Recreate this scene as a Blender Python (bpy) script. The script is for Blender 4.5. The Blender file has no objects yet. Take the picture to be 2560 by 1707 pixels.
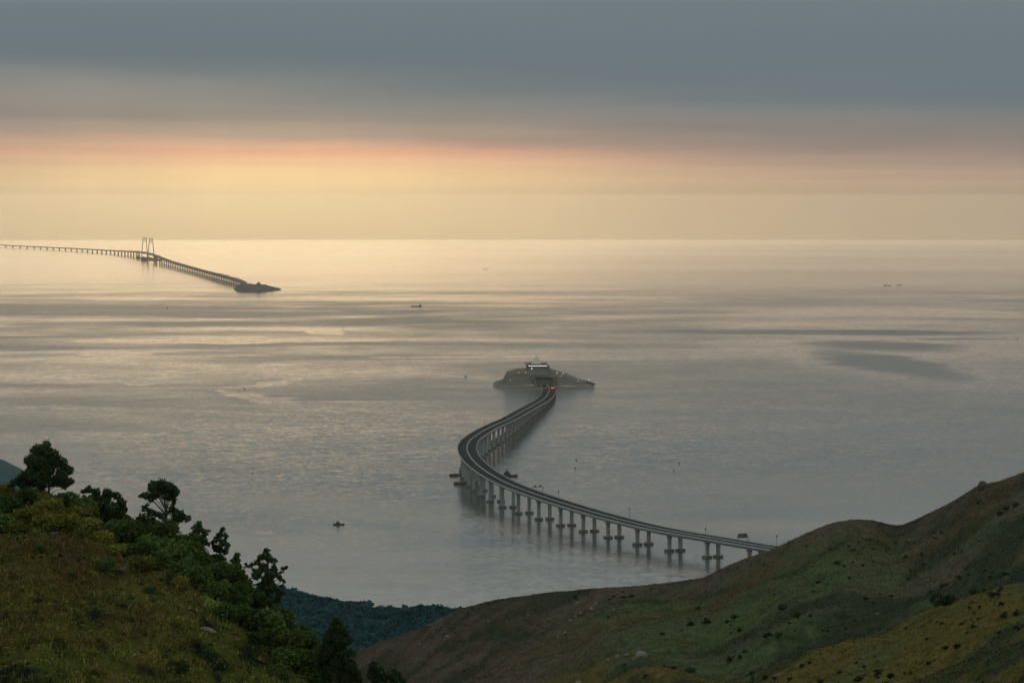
import bpy, bmesh, math, random
import numpy as np
from mathutils import Vector, Matrix

# ------------------------------------------------------------------ camera, sky, sun, exposure
SC = bpy.context.scene
COL = SC.collection
EARTH = 6.371e6                      # the sea is a piece of the round earth
CAMZ = 434.0                         # viewpoint on a hill above the sea
FPX, CX, CY, EYE = 8658.0, 1280.0, 853.5, 498.5
PITCH = math.atan((CY - EYE) / FPX)

cam_d = bpy.data.cameras.new('camera')
cam_d.sensor_width = 36.0
cam_d.lens = 36.0 * FPX / 2560.0
cam_d.clip_start = 1.0
cam_d.clip_end = 400000.0
cam = bpy.data.objects.new('camera', cam_d)
COL.objects.link(cam)
cam.location = (0, 0, CAMZ)
cam.rotation_euler = (math.pi / 2 - PITCH, 0, 0)
SC.camera = cam

SUN_AZ, SUN_EL = math.radians(-2.6), math.radians(3.2)
SUN_STRENGTH, SUN_ANGLE = 0.08, math.radians(30)
SKY_STRENGTH = 0.10
HAZE_DENSITY, HAZE_COLOR, HAZE_G = 1.25e-5, (0.98, 0.96, 0.86), 0.92

SC.view_settings.view_transform = 'Standard'
SC.view_settings.look = 'None'
SC.view_settings.exposure = 0.0
SC.view_settings.gamma = 1.0
SC.view_settings.use_curve_mapping = False
SC.render.engine = 'CYCLES'
SC.cycles.use_denoising = True
SC.cycles.max_bounces = 5
SC.cycles.diffuse_bounces = 2
SC.cycles.glossy_bounces = 2
SC.cycles.transmission_bounces = 2
SC.cycles.volume_bounces = 1
SC.cycles.transparent_max_bounces = 8
SC.cycles.caustics_reflective = False
SC.cycles.caustics_refractive = False


def lin(r, g, b):
    f = lambda c: c / 12.92 if c <= 0.04045 else ((c + 0.055) / 1.055) ** 2.4
    return (f(r / 255.0), f(g / 255.0), f(b / 255.0), 1.0)


class NT:
    """small helper round a node tree"""
    def __init__(s, tree):
        s.t = tree; s.n = tree.nodes; s.l = tree.links
    def node(s, kind, **kw):
        nd = s.n.new(kind)
        for k, v in kw.items():
            setattr(nd, k, v)
        return nd
    def put(s, sock, v):
        if isinstance(v, bpy.types.NodeSocket):
            s.l.new(v, sock)
        elif v is not None:
            sock.default_value = v
    def math(s, op, a, b=None, c=None, clamp=False):
        nd = s.node('ShaderNodeMath', operation=op); nd.use_clamp = clamp
        s.put(nd.inputs[0], a); s.put(nd.inputs[1], b); s.put(nd.inputs[2], c)
        return nd.outputs[0]
    def vmath(s, op, a, b=None, scale=None):
        nd = s.node('ShaderNodeVectorMath', operation=op)
        s.put(nd.inputs[0], a); s.put(nd.inputs[1], b)
        if scale is not None: s.put(nd.inputs['Scale'], scale)
        return nd.outputs[0]
    def noise(s, vec, scale=1.0, detail=3.0, rough=0.5, dist=0.0, color=False):
        nd = s.node('ShaderNodeTexNoise')
        s.put(nd.inputs['Vector'], vec)
        nd.inputs['Scale'].default_value = scale
        nd.inputs['Detail'].default_value = detail
        nd.inputs['Roughness'].default_value = rough
        nd.inputs['Distortion'].default_value = dist
        return nd.outputs['Color' if color else 'Fac']
    def maprange(s, v, a, b, c, d, smooth=False):
        nd = s.node('ShaderNodeMapRange')
        if smooth: nd.interpolation_type = 'SMOOTHSTEP'
        s.put(nd.inputs[0], v)
        for i, k in enumerate((a, b, c, d)):
            s.put(nd.inputs[1 + i], k)
        return nd.outputs[0]
    def ramp(s, fac, stops, interp='LINEAR'):
        nd = s.node('ShaderNodeValToRGB')
        r = nd.color_ramp; r.interpolation = interp
        while len(r.elements) > 1:
            r.elements.remove(r.elements[-1])
        r.elements[0].position = stops[0][0]; r.elements[0].color = stops[0][1]
        for p, c in stops[1:]:
            e = r.elements.new(p); e.color = c
        s.put(nd.inputs[0], fac)
        return nd.outputs['Color']
    def mix(s, fac, a, b, blend='MIX'):
        nd = s.node('ShaderNodeMix', data_type='RGBA', blend_type=blend)
        s.put(nd.inputs[0], fac); s.put(nd.inputs[6], a); s.put(nd.inputs[7], b)
        return nd.outputs[2]
    def sep(s, v):
        nd = s.node('ShaderNodeSeparateXYZ'); s.put(nd.inputs[0], v)
        return nd.outputs
    def comb(s, x, y, z):
        nd = s.node('ShaderNodeCombineXYZ')
        s.put(nd.inputs[0], x); s.put(nd.inputs[1], y); s.put(nd.inputs[2], z)
        return nd.outputs[0]


world = bpy.data.worlds.new('World')
SC.world = world
world.use_nodes = True
W = NT(world.node_tree)
W.n.clear()
w_out = W.node('ShaderNodeOutputWorld')
w_bg = W.node('ShaderNodeBackground')
w_bg.inputs['Strength'].default_value = SKY_STRENGTH
W.l.new(w_bg.outputs[0], w_out.inputs['Surface'])
w_dir = W.node('ShaderNodeTexCoord').outputs['Generated']
dx, dy, dz = W.sep(w_dir)[0:3]
az = W.math('MULTIPLY', W.math('ARCTAN2', dx, dy), 57.2958)           # degrees right of the view
el = W.math('MULTIPLY', W.math('ARCSINE', dz), 57.2958)               # degrees above eye level
cl_vec = W.comb(W.math('MULTIPLY', az, 0.10), W.math('MULTIPLY', el, 0.55), 0.0)
n_big = W.noise(cl_vec, 0.9, 4.0, 0.5, 0.4)
n_mid = W.noise(W.comb(W.math('MULTIPLY', az, 0.16), W.math('MULTIPLY', el, 1.6), 3.7), 1.2, 5.0, 0.55, 0.6)
e2 = W.math('ADD', el, W.math('MULTIPLY', W.math('SUBTRACT', n_mid, 0.5), 0.35))
pos = W.maprange(e2, -2.0, 18.0, 0.0, 1.0)
P = lambda e: (e + 2.0) / 20.0
# evening glow low over the sea, brightest some way above the horizon, fading upwards and sideways
glow_side = W.ramp(pos, [
    (P(-1.2), lin(206, 188, 146)), (P(-0.5), lin(218, 198, 150)), (P(0.0), lin(242, 219, 168)),
    (P(0.3), lin(241, 216, 167)), (P(0.55), lin(232, 202, 157)), (P(0.8), lin(230, 190, 152)), (P(1.5), (1.25, 0.97, 0.60, 1)),
    (P(2.6), (2.75, 2.2, 1.32, 1)), (P(5.0), (2.9, 2.35, 1.5, 1)), (P(8.0), (1.2, 1.0, 0.74, 1)),
    (P(13.0), (0.36, 0.37, 0.38, 1)), (P(18.0), (0.26, 0.29, 0.31, 1))])
dull_side = W.ramp(pos, [
    (P(-1.2), lin(176, 163, 142)), (P(-0.2), lin(170, 158, 141)), (P(0.3), lin(169, 155, 140)), (P(0.6), lin(163, 148, 136)),
    (P(0.9), lin(160, 142, 132)), (P(1.8), (0.62, 0.52, 0.42, 1)), (P(2.8), (0.88, 0.75, 0.62, 1)), (P(6.0), (1.0, 0.88, 0.74, 1)), (P(10.0), lin(150, 148, 145)), (P(18.0), lin(139, 146, 150))])
daz = W.math('ADD', az, 3.9)
glow = W.math('POWER', 2.71828, W.math('MULTIPLY', W.math('MULTIPLY', daz, daz), -1.0 / (5.7 * 5.7)))
veil = W.noise(W.comb(W.math('MULTIPLY', az, 0.55), W.math('MULTIPLY', el, 0.05), 9.0), 1.0, 4.0, 0.6, 0.2)   # rain hanging from the clouds
glow = W.math('MULTIPLY', glow, W.maprange(veil, 0.3, 0.7, 0.84, 1.10))
sky_low = W.mix(glow, dull_side, glow_side)
over = W.ramp(W.maprange(el, 18.0, 70.0, 0.0, 1.0), [
    (0.0, lin(139, 146, 150)), (0.30, lin(154, 163, 167)), (1.0, lin(180, 187, 191))])
cloud = W.mix(W.maprange(el, 14.0, 20.0, 0.0, 1.0), sky_low, over)
shade = W.maprange(n_mid, 0.3, 0.7, 0.95, 1.05)
cloud = W.mix(1.0, cloud, W.comb(shade, shade, shade), 'MULTIPLY')
sky = W.node('ShaderNodeTexSky')
sky.sky_type = 'NISHITA'
sky.sun_disc = False
sky.sun_elevation = SUN_EL
sky.sun_rotation = SUN_AZ
sky.altitude = 400.0
cloud10 = W.vmath('SCALE', cloud, scale=1.0 / SKY_STRENGTH)
W.l.new(W.mix(0.03, cloud10, sky.outputs[0]), w_bg.inputs['Color'])

sun_d = bpy.data.lights.new('sun', 'SUN')
sun_d.energy = SUN_STRENGTH
sun_d.angle = SUN_ANGLE
sun_d.color = (1.0, 0.80, 0.52)
sun = bpy.data.objects.new('sun', sun_d)
COL.objects.link(sun)
sv = Vector((math.sin(SUN_AZ) * math.cos(SUN_EL), math.cos(SUN_AZ) * math.cos(SUN_EL), math.sin(SUN_EL)))
sun.rotation_euler = sv.to_track_quat('Z', 'Y').to_euler()
sun.location = (0, 0, 2000)

# ------------------------------------------------------------------ measuring
cp, sp = math.cos(PITCH), math.sin(PITCH)
K = 2560.0 / 2352.0


def ray(px, py):
    a, b = (px - CX) / FPX, -(py - CY) / FPX
    return a, cp + sp * b, -sp + cp * b


def sea_z(x, y):
    return -(x * x + y * y) / (2 * EARTH)


def on_sea(px, py, h=0.0):
    """the place h metres above the sea that is seen in a given direction"""
    x, y, z = ray(px, py)
    a = (x * x + y * y) / (2 * EARTH)
    d = z * z - 4 * a * (CAMZ - h)
    t = (-z - math.sqrt(max(d, 0.0))) / (2 * a)
    return Vector((x * t, y * t, CAMZ + z * t))


def at_y(px, py, r):
    x, y, z = ray(px, py)
    t = r / y
    return Vector((x * t, r, CAMZ + z * t))


def depression_z(py, r):                      # height seen at row py straight ahead, r metres away
    return at_y(CX, py, r).z


# ------------------------------------------------------------------ helpers
def tag(o, label=None, cat=None, group=None, kind=None):
    if label: o['label'] = label
    if cat: o['category'] = cat
    if group: o['group'] = group
    if kind: o['kind'] = kind
    return o


def empty(name, loc, rz=0.0):
    o = bpy.data.objects.new(name, None)
    o.empty_display_size = 1.0
    COL.objects.link(o)
    o.location = loc
    o.rotation_euler = (0, 0, rz)
    return o


def link(name, mesh, parent=None, loc=None):
    o = bpy.data.objects.new(name, mesh)
    COL.objects.link(o)
    if parent is not None: o.parent = parent
    if loc is not None: o.location = loc
    return o


class MB:
    """collects boxes, prisms and tubes as one mesh"""
    def __init__(s): s.v = []; s.f = []
    def add(s, vs, fs):
        k = len(s.v); s.v += [tuple(v) for v in vs]; s.f += [tuple(i + k for i in f) for f in fs]
        return s
    def box(s, x0, x1, y0, y1, z0, z1, m=None, tx=0.0, ty=0.0):
        vs = [(x0, y0, z0), (x1, y0, z0), (x1, y1, z0), (x0, y1, z0),
              (x0 + tx, y0 + ty, z1), (x1 - tx, y0 + ty, z1), (x1 - tx, y1 - ty, z1), (x0 + tx, y1 - ty, z1)]
        if m is not None: vs = [m @ Vector(v) for v in vs]
        return s.add(vs, [(3, 2, 1, 0), (4, 5, 6, 7), (0, 1, 5, 4), (1, 2, 6, 5), (2, 3, 7, 6), (3, 0, 4, 7)])
    def loft(s, rings, cap=True):
        n = len(rings[0]); vs = [v for r in rings for v in r]; fs = []
        for i in range(len(rings) - 1):
            for j in range(n):
                k = (j + 1) % n
                fs.append((i * n + j, i * n + k, (i + 1) * n + k, (i + 1) * n + j))
        if cap:
            fs.append(tuple(range(n - 1, -1, -1)))
            fs.append(tuple((len(rings) - 1) * n + j for j in range(n)))
        return s.add(vs, fs)
    def tube(s, pts, radii, n=6):
        rings = []
        for i, p in enumerate(pts):
            p = Vector(p)
            a = Vector(pts[max(i - 1, 0)]); b = Vector(pts[min(i + 1, len(pts) - 1)])
            d = (b - a).normalized() if (b - a).length > 1e-9 else Vector((0, 0, 1))
            u = d.orthogonal().normalized(); w = d.cross(u)
            r = float(radii[i] if hasattr(radii, '__len__') else radii)
            rings.append([p + r * (math.cos(2 * math.pi * k / n) * u + math.sin(2 * math.pi * k / n) * w) for k in range(n)])
        return s.loft(rings)
    def lathe(s, prof, n=16, c=(0, 0, 0)):
        return s.loft([[(c[0] + r * math.cos(2 * math.pi * k / n), c[1] + r * math.sin(2 * math.pi * k / n), c[2] + z)
                        for k in range(n)] for r, z in prof])
    def mesh(s, name, mat=None, smooth=False):
        me = bpy.data.meshes.new(name)
        me.from_pydata(s.v, [], s.f)
        if mat: me.materials.append(mat)
        if smooth: me.polygons.foreach_set('use_smooth', [True] * len(me.polygons))
        me.update()
        return me
    def build(s, name, mat=None, parent=None, loc=None, smooth=False):
        return link(name, s.mesh(name, mat, smooth), parent, loc)


def grid_mesh(name, P, mat, smooth=True, attrs=None):
    """P: (n, m, 3) array of points"""
    n, m = P.shape[:2]
    idx = np.arange(n * m).reshape(n, m)
    q = np.stack([idx[:-1, :-1], idx[:-1, 1:], idx[1:, 1:], idx[1:, :-1]], -1).reshape(-1, 4)
    return raw_mesh(name, P.reshape(-1, 3), q, mat, smooth, attrs)


def raw_mesh(name, V, Q, mat, smooth=False, attrs=None):
    me = bpy.data.meshes.new(name)
    k = Q.shape[1]
    me.vertices.add(len(V)); me.vertices.foreach_set('co', np.asarray(V, np.float32).ravel())
    me.loops.add(Q.size); me.loops.foreach_set('vertex_index', Q.astype(np.int32).ravel())
    me.polygons.add(len(Q))
    me.polygons.foreach_set('loop_start', np.arange(0, Q.size, k, dtype=np.int32))
    me.polygons.foreach_set('loop_total', np.full(len(Q), k, np.int32))
    if smooth: me.polygons.foreach_set('use_smooth', np.ones(len(Q), bool))
    for an, av in (attrs or {}).items():
        a = me.attributes.new(an, 'FLOAT', 'POINT')
        a.data.foreach_set('value', np.asarray(av, np.float32).ravel())
    if mat: me.materials.append(mat)
    me.update(calc_edges=True)
    me.validate()
    return me


def material(name, color=(0.5, 0.5, 0.5), rough=0.7, spec=0.5, metallic=0.0, emit=None, estr=0.0, vary=0.0, vscale=0.2):
    m = bpy.data.materials.new(name)
    m.use_nodes = True
    t = NT(m.node_tree)
    b = t.n['Principled BSDF']
    b.inputs['Base Color'].default_value = (*color[:3], 1)
    b.inputs['Roughness'].default_value = rough
    b.inputs['Specular IOR Level'].default_value = spec
    b.inputs['Metallic'].default_value = metallic
    if vary:
        pos_ = t.node('ShaderNodeTexCoord').outputs['Object']
        n = t.noise(pos_, vscale, 4.0, 0.6)
        f = t.maprange(n, 0.3, 0.7, 1 - vary, 1 + vary)
        t.l.new(t.mix(1.0, (*color[:3], 1), t.comb(f, f, f), 'MULTIPLY'), b.inputs['Base Color'])
    if emit:
        b.inputs['Emission Color'].default_value = (*emit[:3], 1)
        b.inputs['Emission Strength'].default_value = estr
    return m


def vnoise(x, y, seed=0):
    """smooth value noise on arrays"""
    xi, yi = np.floor(x), np.floor(y)
    xf, yf = x - xi, y - yi
    def h(a, b):
        v = np.sin(a * 127.1 + b * 311.7 + seed * 74.7) * 43758.5453
        return v - np.floor(v)
    u, v = xf * xf * (3 - 2 * xf), yf * yf * (3 - 2 * yf)
    return (h(xi, yi) * (1 - u) + h(xi + 1, yi) * u) * (1 - v) + (h(xi, yi + 1) * (1 - u) + h(xi + 1, yi + 1) * u) * v


def fbm(x, y, seed=0, oct=4):
    s = np.zeros_like(np.asarray(x, float)); a = 0.5
    for k in range(oct):
        s = s + a * (vnoise(x * 2 ** k, y * 2 ** k, seed + k) - 0.5); a *= 0.5
    return s * 2


# ------------------------------------------------------------------ sea
def make_water():
    m = bpy.data.materials.new('sea_water')
    m.use_nodes = True
    t = NT(m.node_tree)
    b = t.n['Principled BSDF']
    geo = t.node('ShaderNodeNewGeometry')
    p = geo.outputs['Position']
    px, py, pz = t.sep(p)[0:3]
    flat = t.comb(px, py, 0.0)
    # long calm slicks and ruffled lanes, drawn out across the wind; the wind dies away offshore
    lane = t.noise(t.comb(t.math('MULTIPLY', px, 1 / 1900.0), t.math('MULTIPLY', py, 1 / 1100.0), 0.0), 1.0, 5.0, 0.58, 1.2)
    lane2 = t.noise(t.comb(t.math('MULTIPLY', px, 1 / 420.0), t.math('MULTIPLY', py, 1 / 620.0), 5.0), 1.0, 4.0, 0.6, 0.8)
    ruffle = t.math('ADD', t.math('MULTIPLY', lane, 0.72), t.math('MULTIPLY', lane2, 0.28))
    off = t.noise(t.comb(t.math('MULTIPLY', px, 1 / 9000.0), t.math('MULTIPLY', py, 1 / 9000.0), 2.0), 1.0, 4.0, 0.5, 0.6)
    off = t.math('ADD', t.math('MULTIPLY', off, 0.5), 0.11)
    ruffle = t.mix(t.maprange(py, 14500.0, 21000.0, 0.0, 1.0, True), t.comb(ruffle, ruffle, ruffle), t.comb(off, off, off))
    ruffle = t.sep(ruffle)[0]
    amp = t.maprange(px, -900.0, 900.0, 1.0, 0.4, True)
    ruffle = t.math('ADD', t.math('MULTIPLY', t.math('SUBTRACT', ruffle, 0.47), amp), 0.47)
    calm = t.maprange(ruffle, 0.36, 0.64, 0.0, 1.0, True)
    w1 = t.vmath('SCALE', t.vmath('SUBTRACT', t.noise(flat, 1 / 260.0, 4.0, 0.6, 0.3, True), (0.5, 0.5, 0.5)), scale=260.0)
    w2 = t.vmath('SCALE', t.vmath('SUBTRACT', t.noise(flat, 1 / 900.0, 4.0, 0.6, 0.3, True), (0.5, 0.5, 0.5)), scale=700.0)
    f1 = t.sep(t.vmath('ADD', flat, w1)); f2 = t.sep(t.vmath('ADD', flat, w2))
    # patches the wind has roughened (+) or left smooth (-): centre, half sizes, turn, strength, warp
    for cx_, cy_, rx_, ry_, tn, k_, f_ in (
            (-1500, 14000, 1500, 700, .0, .45, f2), (-500, 12500, 900, 420, .0, .45, f2), (1500, 11000, 900, 3600, .0, -.32, f2),
            (1050, 11600, 600, 230, -.05, .9, f2), (1130, 10450, 210, 420, .2, .85, f1), (1010, 9300, 130, 900, .08, .9, f1), (1420, 11000, 200, 90, -.1, .6, f1),
            (-868, 8630, 34, 250, .0, -.8, f1), (-880, 8230, 42, 60, .3, -.7, f1), (-585, 8280, 42, 270, -.34, -.65, f1), (-560, 7680, 38, 300, .32, -.65, f1),
            (-860, 10900, 140, 340, .0, -.8, f1), (-1080, 10850, 340, 190, .0, -.7, f1), (-620, 11600, 65, 260, .2, -.8, f1), (-600, 10850, 200, 95, .0, -.75, f1),
            (-1140, 9900, 110, 180, .1, -.7, f1), (-790, 9150, 90, 65, .1, -.65, f1), (-640, 9200, 65, 70, .1, -.65, f1), (-730, 6450, 190, 60, -.25, -.6, f1), (-150, 9700, 260, 60, .05, -.55, f1), (-300, 7500, 180, 40, -.1, -.45, f1)):
        ex, ey = t.math('SUBTRACT', f_[0], float(cx_)), t.math('SUBTRACT', f_[1], float(cy_))
        c_, s_ = math.cos(tn), math.sin(tn)
        a_ = t.math('ADD', t.math('MULTIPLY', ex, c_ / rx_), t.math('MULTIPLY', ey, s_ / rx_))
        b_ = t.math('ADD', t.math('MULTIPLY', ex, -s_ / ry_), t.math('MULTIPLY', ey, c_ / ry_))
        q = t.math('ADD', t.math('MULTIPLY', a_, a_), t.math('MULTIPLY', b_, b_))
        calm = t.math('ADD', calm, t.maprange(q, 0.7 if k_ < 0 else 0.15, 1.15 if k_ < 0 else 1.6, k_, 0.0, True))
    calm = t.math('MINIMUM', t.math('MAXIMUM', calm, -0.15), 1.15)
    t.put(b.inputs['Roughness'], t.maprange(calm, 0.0, 1.0, 0.09, 0.21))
    b.inputs['IOR'].default_value = 1.34
    b.inputs['Base Color'].default_value = (0.030, 0.044, 0.043, 1)
    # chop: facets tilted by noise of three sizes
    wv = t.comb(t.math('MULTIPLY', px, 1 / 9.0), t.math('MULTIPLY', py, 1 / 4.5), 0.0)
    c1 = t.noise(wv, 1.0, 3.0, 0.6, 0.3, True)
    c2 = t.noise(flat, 1 / 34.0, 2.0, 0.5, 0.3, True)
    c3 = t.noise(flat, 1 / 160.0, 2.0, 0.5, 0.3, True)
    half = (0.5, 0.5, 0.5)
    s1 = t.vmath('SCALE', t.vmath('SUBTRACT', c1, half), scale=t.maprange(calm, 0, 1, 0.10, 0.22))
    s2 = t.vmath('SCALE', t.vmath('SUBTRACT', c2, half), scale=0.03)
    s3 = t.vmath('SCALE', t.vmath('SUBTRACT', c3, half), scale=0.012)
    s = t.vmath('ADD', t.vmath('ADD', s1, s2), s3)
    s = t.vmath('MULTIPLY', s, (1.0, 1.0, 0.0))
    nrm = t.vmath('NORMALIZE', t.vmath('ADD', geo.outputs['Normal'], s))
    t.l.new(nrm, b.inputs['Normal'])
    return m


def make_sea():
    rr = np.concatenate([[0.0, 400, 800], np.arange(1200, 20000, 400), np.arange(20000, 83001, 1500)])
    th = np.linspace(0, 2 * math.pi, 241)
    X = rr[:, None] * np.sin(th)[None]; Y = rr[:, None] * np.cos(th)[None]
    P = np.stack([X, Y, -(rr[:, None] ** 2) / (2 * EARTH) + 0 * X], -1)
    me = grid_mesh('sea', P[:, ::-1], make_water())
    return tag(link('sea', me), 'open sea with calm slicks and ruffled lanes', kind='structure')


make_sea()

hz = bpy.data.materials.new('haze_air')
hz.use_nodes = True
t = NT(hz.node_tree)
t.n.clear()
ho = t.node('ShaderNodeOutputMaterial')
hv = t.node('ShaderNodeVolumePrincipled')
hv.inputs['Color'].default_value = (*HAZE_COLOR, 1)
hv.inputs['Density'].default_value = HAZE_DENSITY
hv.inputs['Anisotropy'].default_value = HAZE_G
t.l.new(hv.outputs[0], ho.inputs['Volume'])
ZB = sea_z(83000, 0) - 1.0
haze = MB().box(-84000, 84000, -84000, 84000, ZB, CAMZ + 95).build('haze', hz)
tag(haze, 'warm grey haze lying over the sea', kind='stuff')

# ------------------------------------------------------------------ cloud deck, above the haze
def make_cloud_deck():
    m = bpy.data.materials.new('cloud_underside')
    m.use_nodes = True
    t = NT(m.node_tree); t.n.clear()
    out = t.node('ShaderNodeOutputMaterial')
    p = t.node('ShaderNodeNewGeometry').outputs['Position']
    x, y, z = t.sep(p)[0:3]
    km = t.math('MULTIPLY', y, 0.001)
    xk = t.math('MULTIPLY', x, 0.001)
    n1 = t.noise(t.comb(t.math('MULTIPLY', xk, 0.06), t.math('MULTIPLY', km, 0.022), 1.3), 1.0, 4.0, 0.5, 0.5)
    n2 = t.noise(t.comb(t.math('MULTIPLY', xk, 0.13), t.math('MULTIPLY', km, 0.04), 7.1), 1.0, 5.0, 0.55, 0.5)
    wob = t.math('ADD', t.math('MULTIPLY', t.math('SUBTRACT', n1, 0.5), 26.0), t.math('MULTIPLY', t.math('SUBTRACT', n2, 0.5), 8.0))
    wob = t.math('MULTIPLY', wob, t.maprange(km, 12.0, 30.0, 0.0, 1.0, True))
    slant = t.math('MULTIPLY', t.maprange(xk, -9.0, 9.0, 9.0, -9.0), t.maprange(km, 14.0, 28.0, 0.0, 1.0, True))
    ye = t.math('ADD', km, t.math('ADD', wob, slant))
    # the sheet thins out towards its seaward edge
    alpha = t.ramp(t.maprange(ye, 20.0, 75.0, 0.0, 1.0), [(0.0, (1, 1, 1, 1)), (0.22, (0.86, 0.86, 0.86, 1)), (0.40, (0.72, 0.72, 0.72, 1)), (0.58, (0.46, 0.46, 0.46, 1)), (0.76, (0.18, 0.18, 0.18, 1)), (1.0, (0, 0, 0, 1))], 'EASE')
    base = [(0.0, (0.88, 0.87, 0.81, 1)), (0.11, (0.84, 0.83, 0.77, 1)), (0.18, (0.70, 0.69, 0.65, 1)), (0.22, lin(156, 158, 155)), (0.245, lin(110, 123, 128)), (0.30, lin(107, 120, 126)), (0.40, lin(110, 119, 123)),
            (0.52, lin(115, 117, 118)), (0.68, lin(126, 121, 119))]
    grey = t.ramp(t.maprange(ye, 0.0, 60.0, 0.0, 1.0), base + [(0.85, lin(140, 126, 122)), (1.0, lin(150, 132, 126))])
    rosy = t.ramp(t.maprange(ye, 0.0, 60.0, 0.0, 1.0), base + [(0.80, lin(160, 130, 124)), (0.92, lin(222, 148, 132)), (1.0, lin(235, 165, 142))])
    xo = t.math('ADD', xk, 2.4)
    colr = t.mix(t.math('POWER', 2.71828, t.math('MULTIPLY', t.math('MULTIPLY', xo, xo), -1.0 / 18.0)), grey, rosy)
    f = t.maprange(n2, 0.3, 0.7, 0.95, 1.05)
    colr = t.mix(1.0, colr, t.comb(f, f, f), 'MULTIPLY')
    em = t.node('ShaderNodeEmission'); t.l.new(colr, em.inputs[0])
    tr = t.node('ShaderNodeBsdfTransparent')
    mx = t.node('ShaderNodeMixShader')
    t.l.new(alpha, mx.inputs[0]); t.l.new(tr.outputs[0], mx.inputs[1]); t.l.new(em.outputs[0], mx.inputs[2])
    t.l.new(mx.outputs[0], out.inputs['Surface'])
    try: m.cycles.emission_sampling = 'NONE'
    except Exception: pass
    xs = np.linspace(-90000, 90000, 61); ys = np.linspace(-60000, 75000, 61)
    X, Y = np.meshgrid(xs, ys)
    Z = 1300 - (X ** 2 + Y ** 2) / (2 * EARTH) + 60 * fbm(X / 9000, Y / 9000, 3)
    return tag(link('cloud_deck', grid_mesh('cloud_deck', np.stack([X, Y, Z], -1), m)),
               'low grey cloud deck hanging over the sea', kind='structure')


make_cloud_deck()

# ------------------------------------------------------------------ sight lines onto finished surfaces
from mathutils.bvhtree import BVHTree


def bvh_of(me, off=(0, 0, 0)):
    vs = [(v.co.x + off[0], v.co.y + off[1], v.co.z + off[2]) for v in me.vertices]
    return BVHTree.FromPolygons(vs, [tuple(p.vertices) for p in me.polygons])


def hit(bvh, px, py, start=0.0):
    x, y, z = ray(px, py)
    d = Vector((x, y, z)).normalized()
    loc, nor, i, dist = bvh.ray_cast(Vector((0, 0, CAMZ)) + d * start, d)
    return loc


def drop(bvh, x, y):
    loc, nor, i, dist = bvh.ray_cast(Vector((x, y, 900.0)), Vector((0, 0, -1)))
    return loc.z if loc else None


# ------------------------------------------------------------------ materials of built things
CONC = material('concrete', (0.14, 0.175, 0.185), 0.85, 0.3, vary=0.12, vscale=0.15)
CONC_D = material('dark_concrete', (0.05, 0.066, 0.07), 0.8, 0.3, vary=0.15, vscale=0.2)  # darker concrete for pile caps, jetty, portal and small walls
FARCONC = material('haze_pale_concrete', (0.38, 0.38, 0.35), 0.9, 0.2, vary=0.1, vscale=0.05)  # far bridge concrete lightened: fading by haze is put into its colour
ASPH = material('asphalt', (0.010, 0.018, 0.022), 1.0, 0.0, vary=0.12, vscale=0.03)
PAINT = material('pale_barrier', (0.165, 0.20, 0.205), 0.7, 0.3, vary=0.08, vscale=0.1)
STEEL = material('grey_steel', (0.035, 0.045, 0.05), 0.8, 0.2)
DARK = material('dark_hull', (0.012, 0.016, 0.019), 0.8, 0.2, vary=0.2, vscale=0.4)
RUST = material('rusty_deck', (0.11, 0.06, 0.045), 0.8, 0.3, vary=0.25, vscale=0.4)
WHITE = material('white_paint', (0.55, 0.56, 0.55), 0.6, 0.4, vary=0.08, vscale=0.5)
GLASS = material('dark_window', (0.02, 0.025, 0.03), 0.15, 0.5)
ROOFM = material('pale_metal_roof', (0.33, 0.35, 0.35), 0.6, 0.4, vary=0.06, vscale=0.2)
STONE = material('island_stone', (0.20, 0.195, 0.18), 0.9, 0.2, vary=0.3, vscale=0.12)  # far island only, lightened so distance haze sits in the stone colour
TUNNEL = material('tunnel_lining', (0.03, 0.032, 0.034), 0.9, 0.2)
LAMP = material('warm_lamp', (0.8, 0.8, 0.8), 0.5, 0.3, emit=(1.0, 0.80, 0.60), estr=5.0)
STRIP = material('lit_strip', (0.8, 0.8, 0.8), 0.5, 0.3, emit=(1.0, 0.74, 0.58), estr=1.3)
REDL = material('red_signal', (0.3, 0.02, 0.02), 0.5, 0.3, emit=(1.0, 0.03, 0.07), estr=1.6)
REDP = material('red_paint', (0.35, 0.05, 0.04), 0.6, 0.4)
ORANGE = material('orange_paint', (0.40, 0.12, 0.05), 0.6, 0.4)


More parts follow.
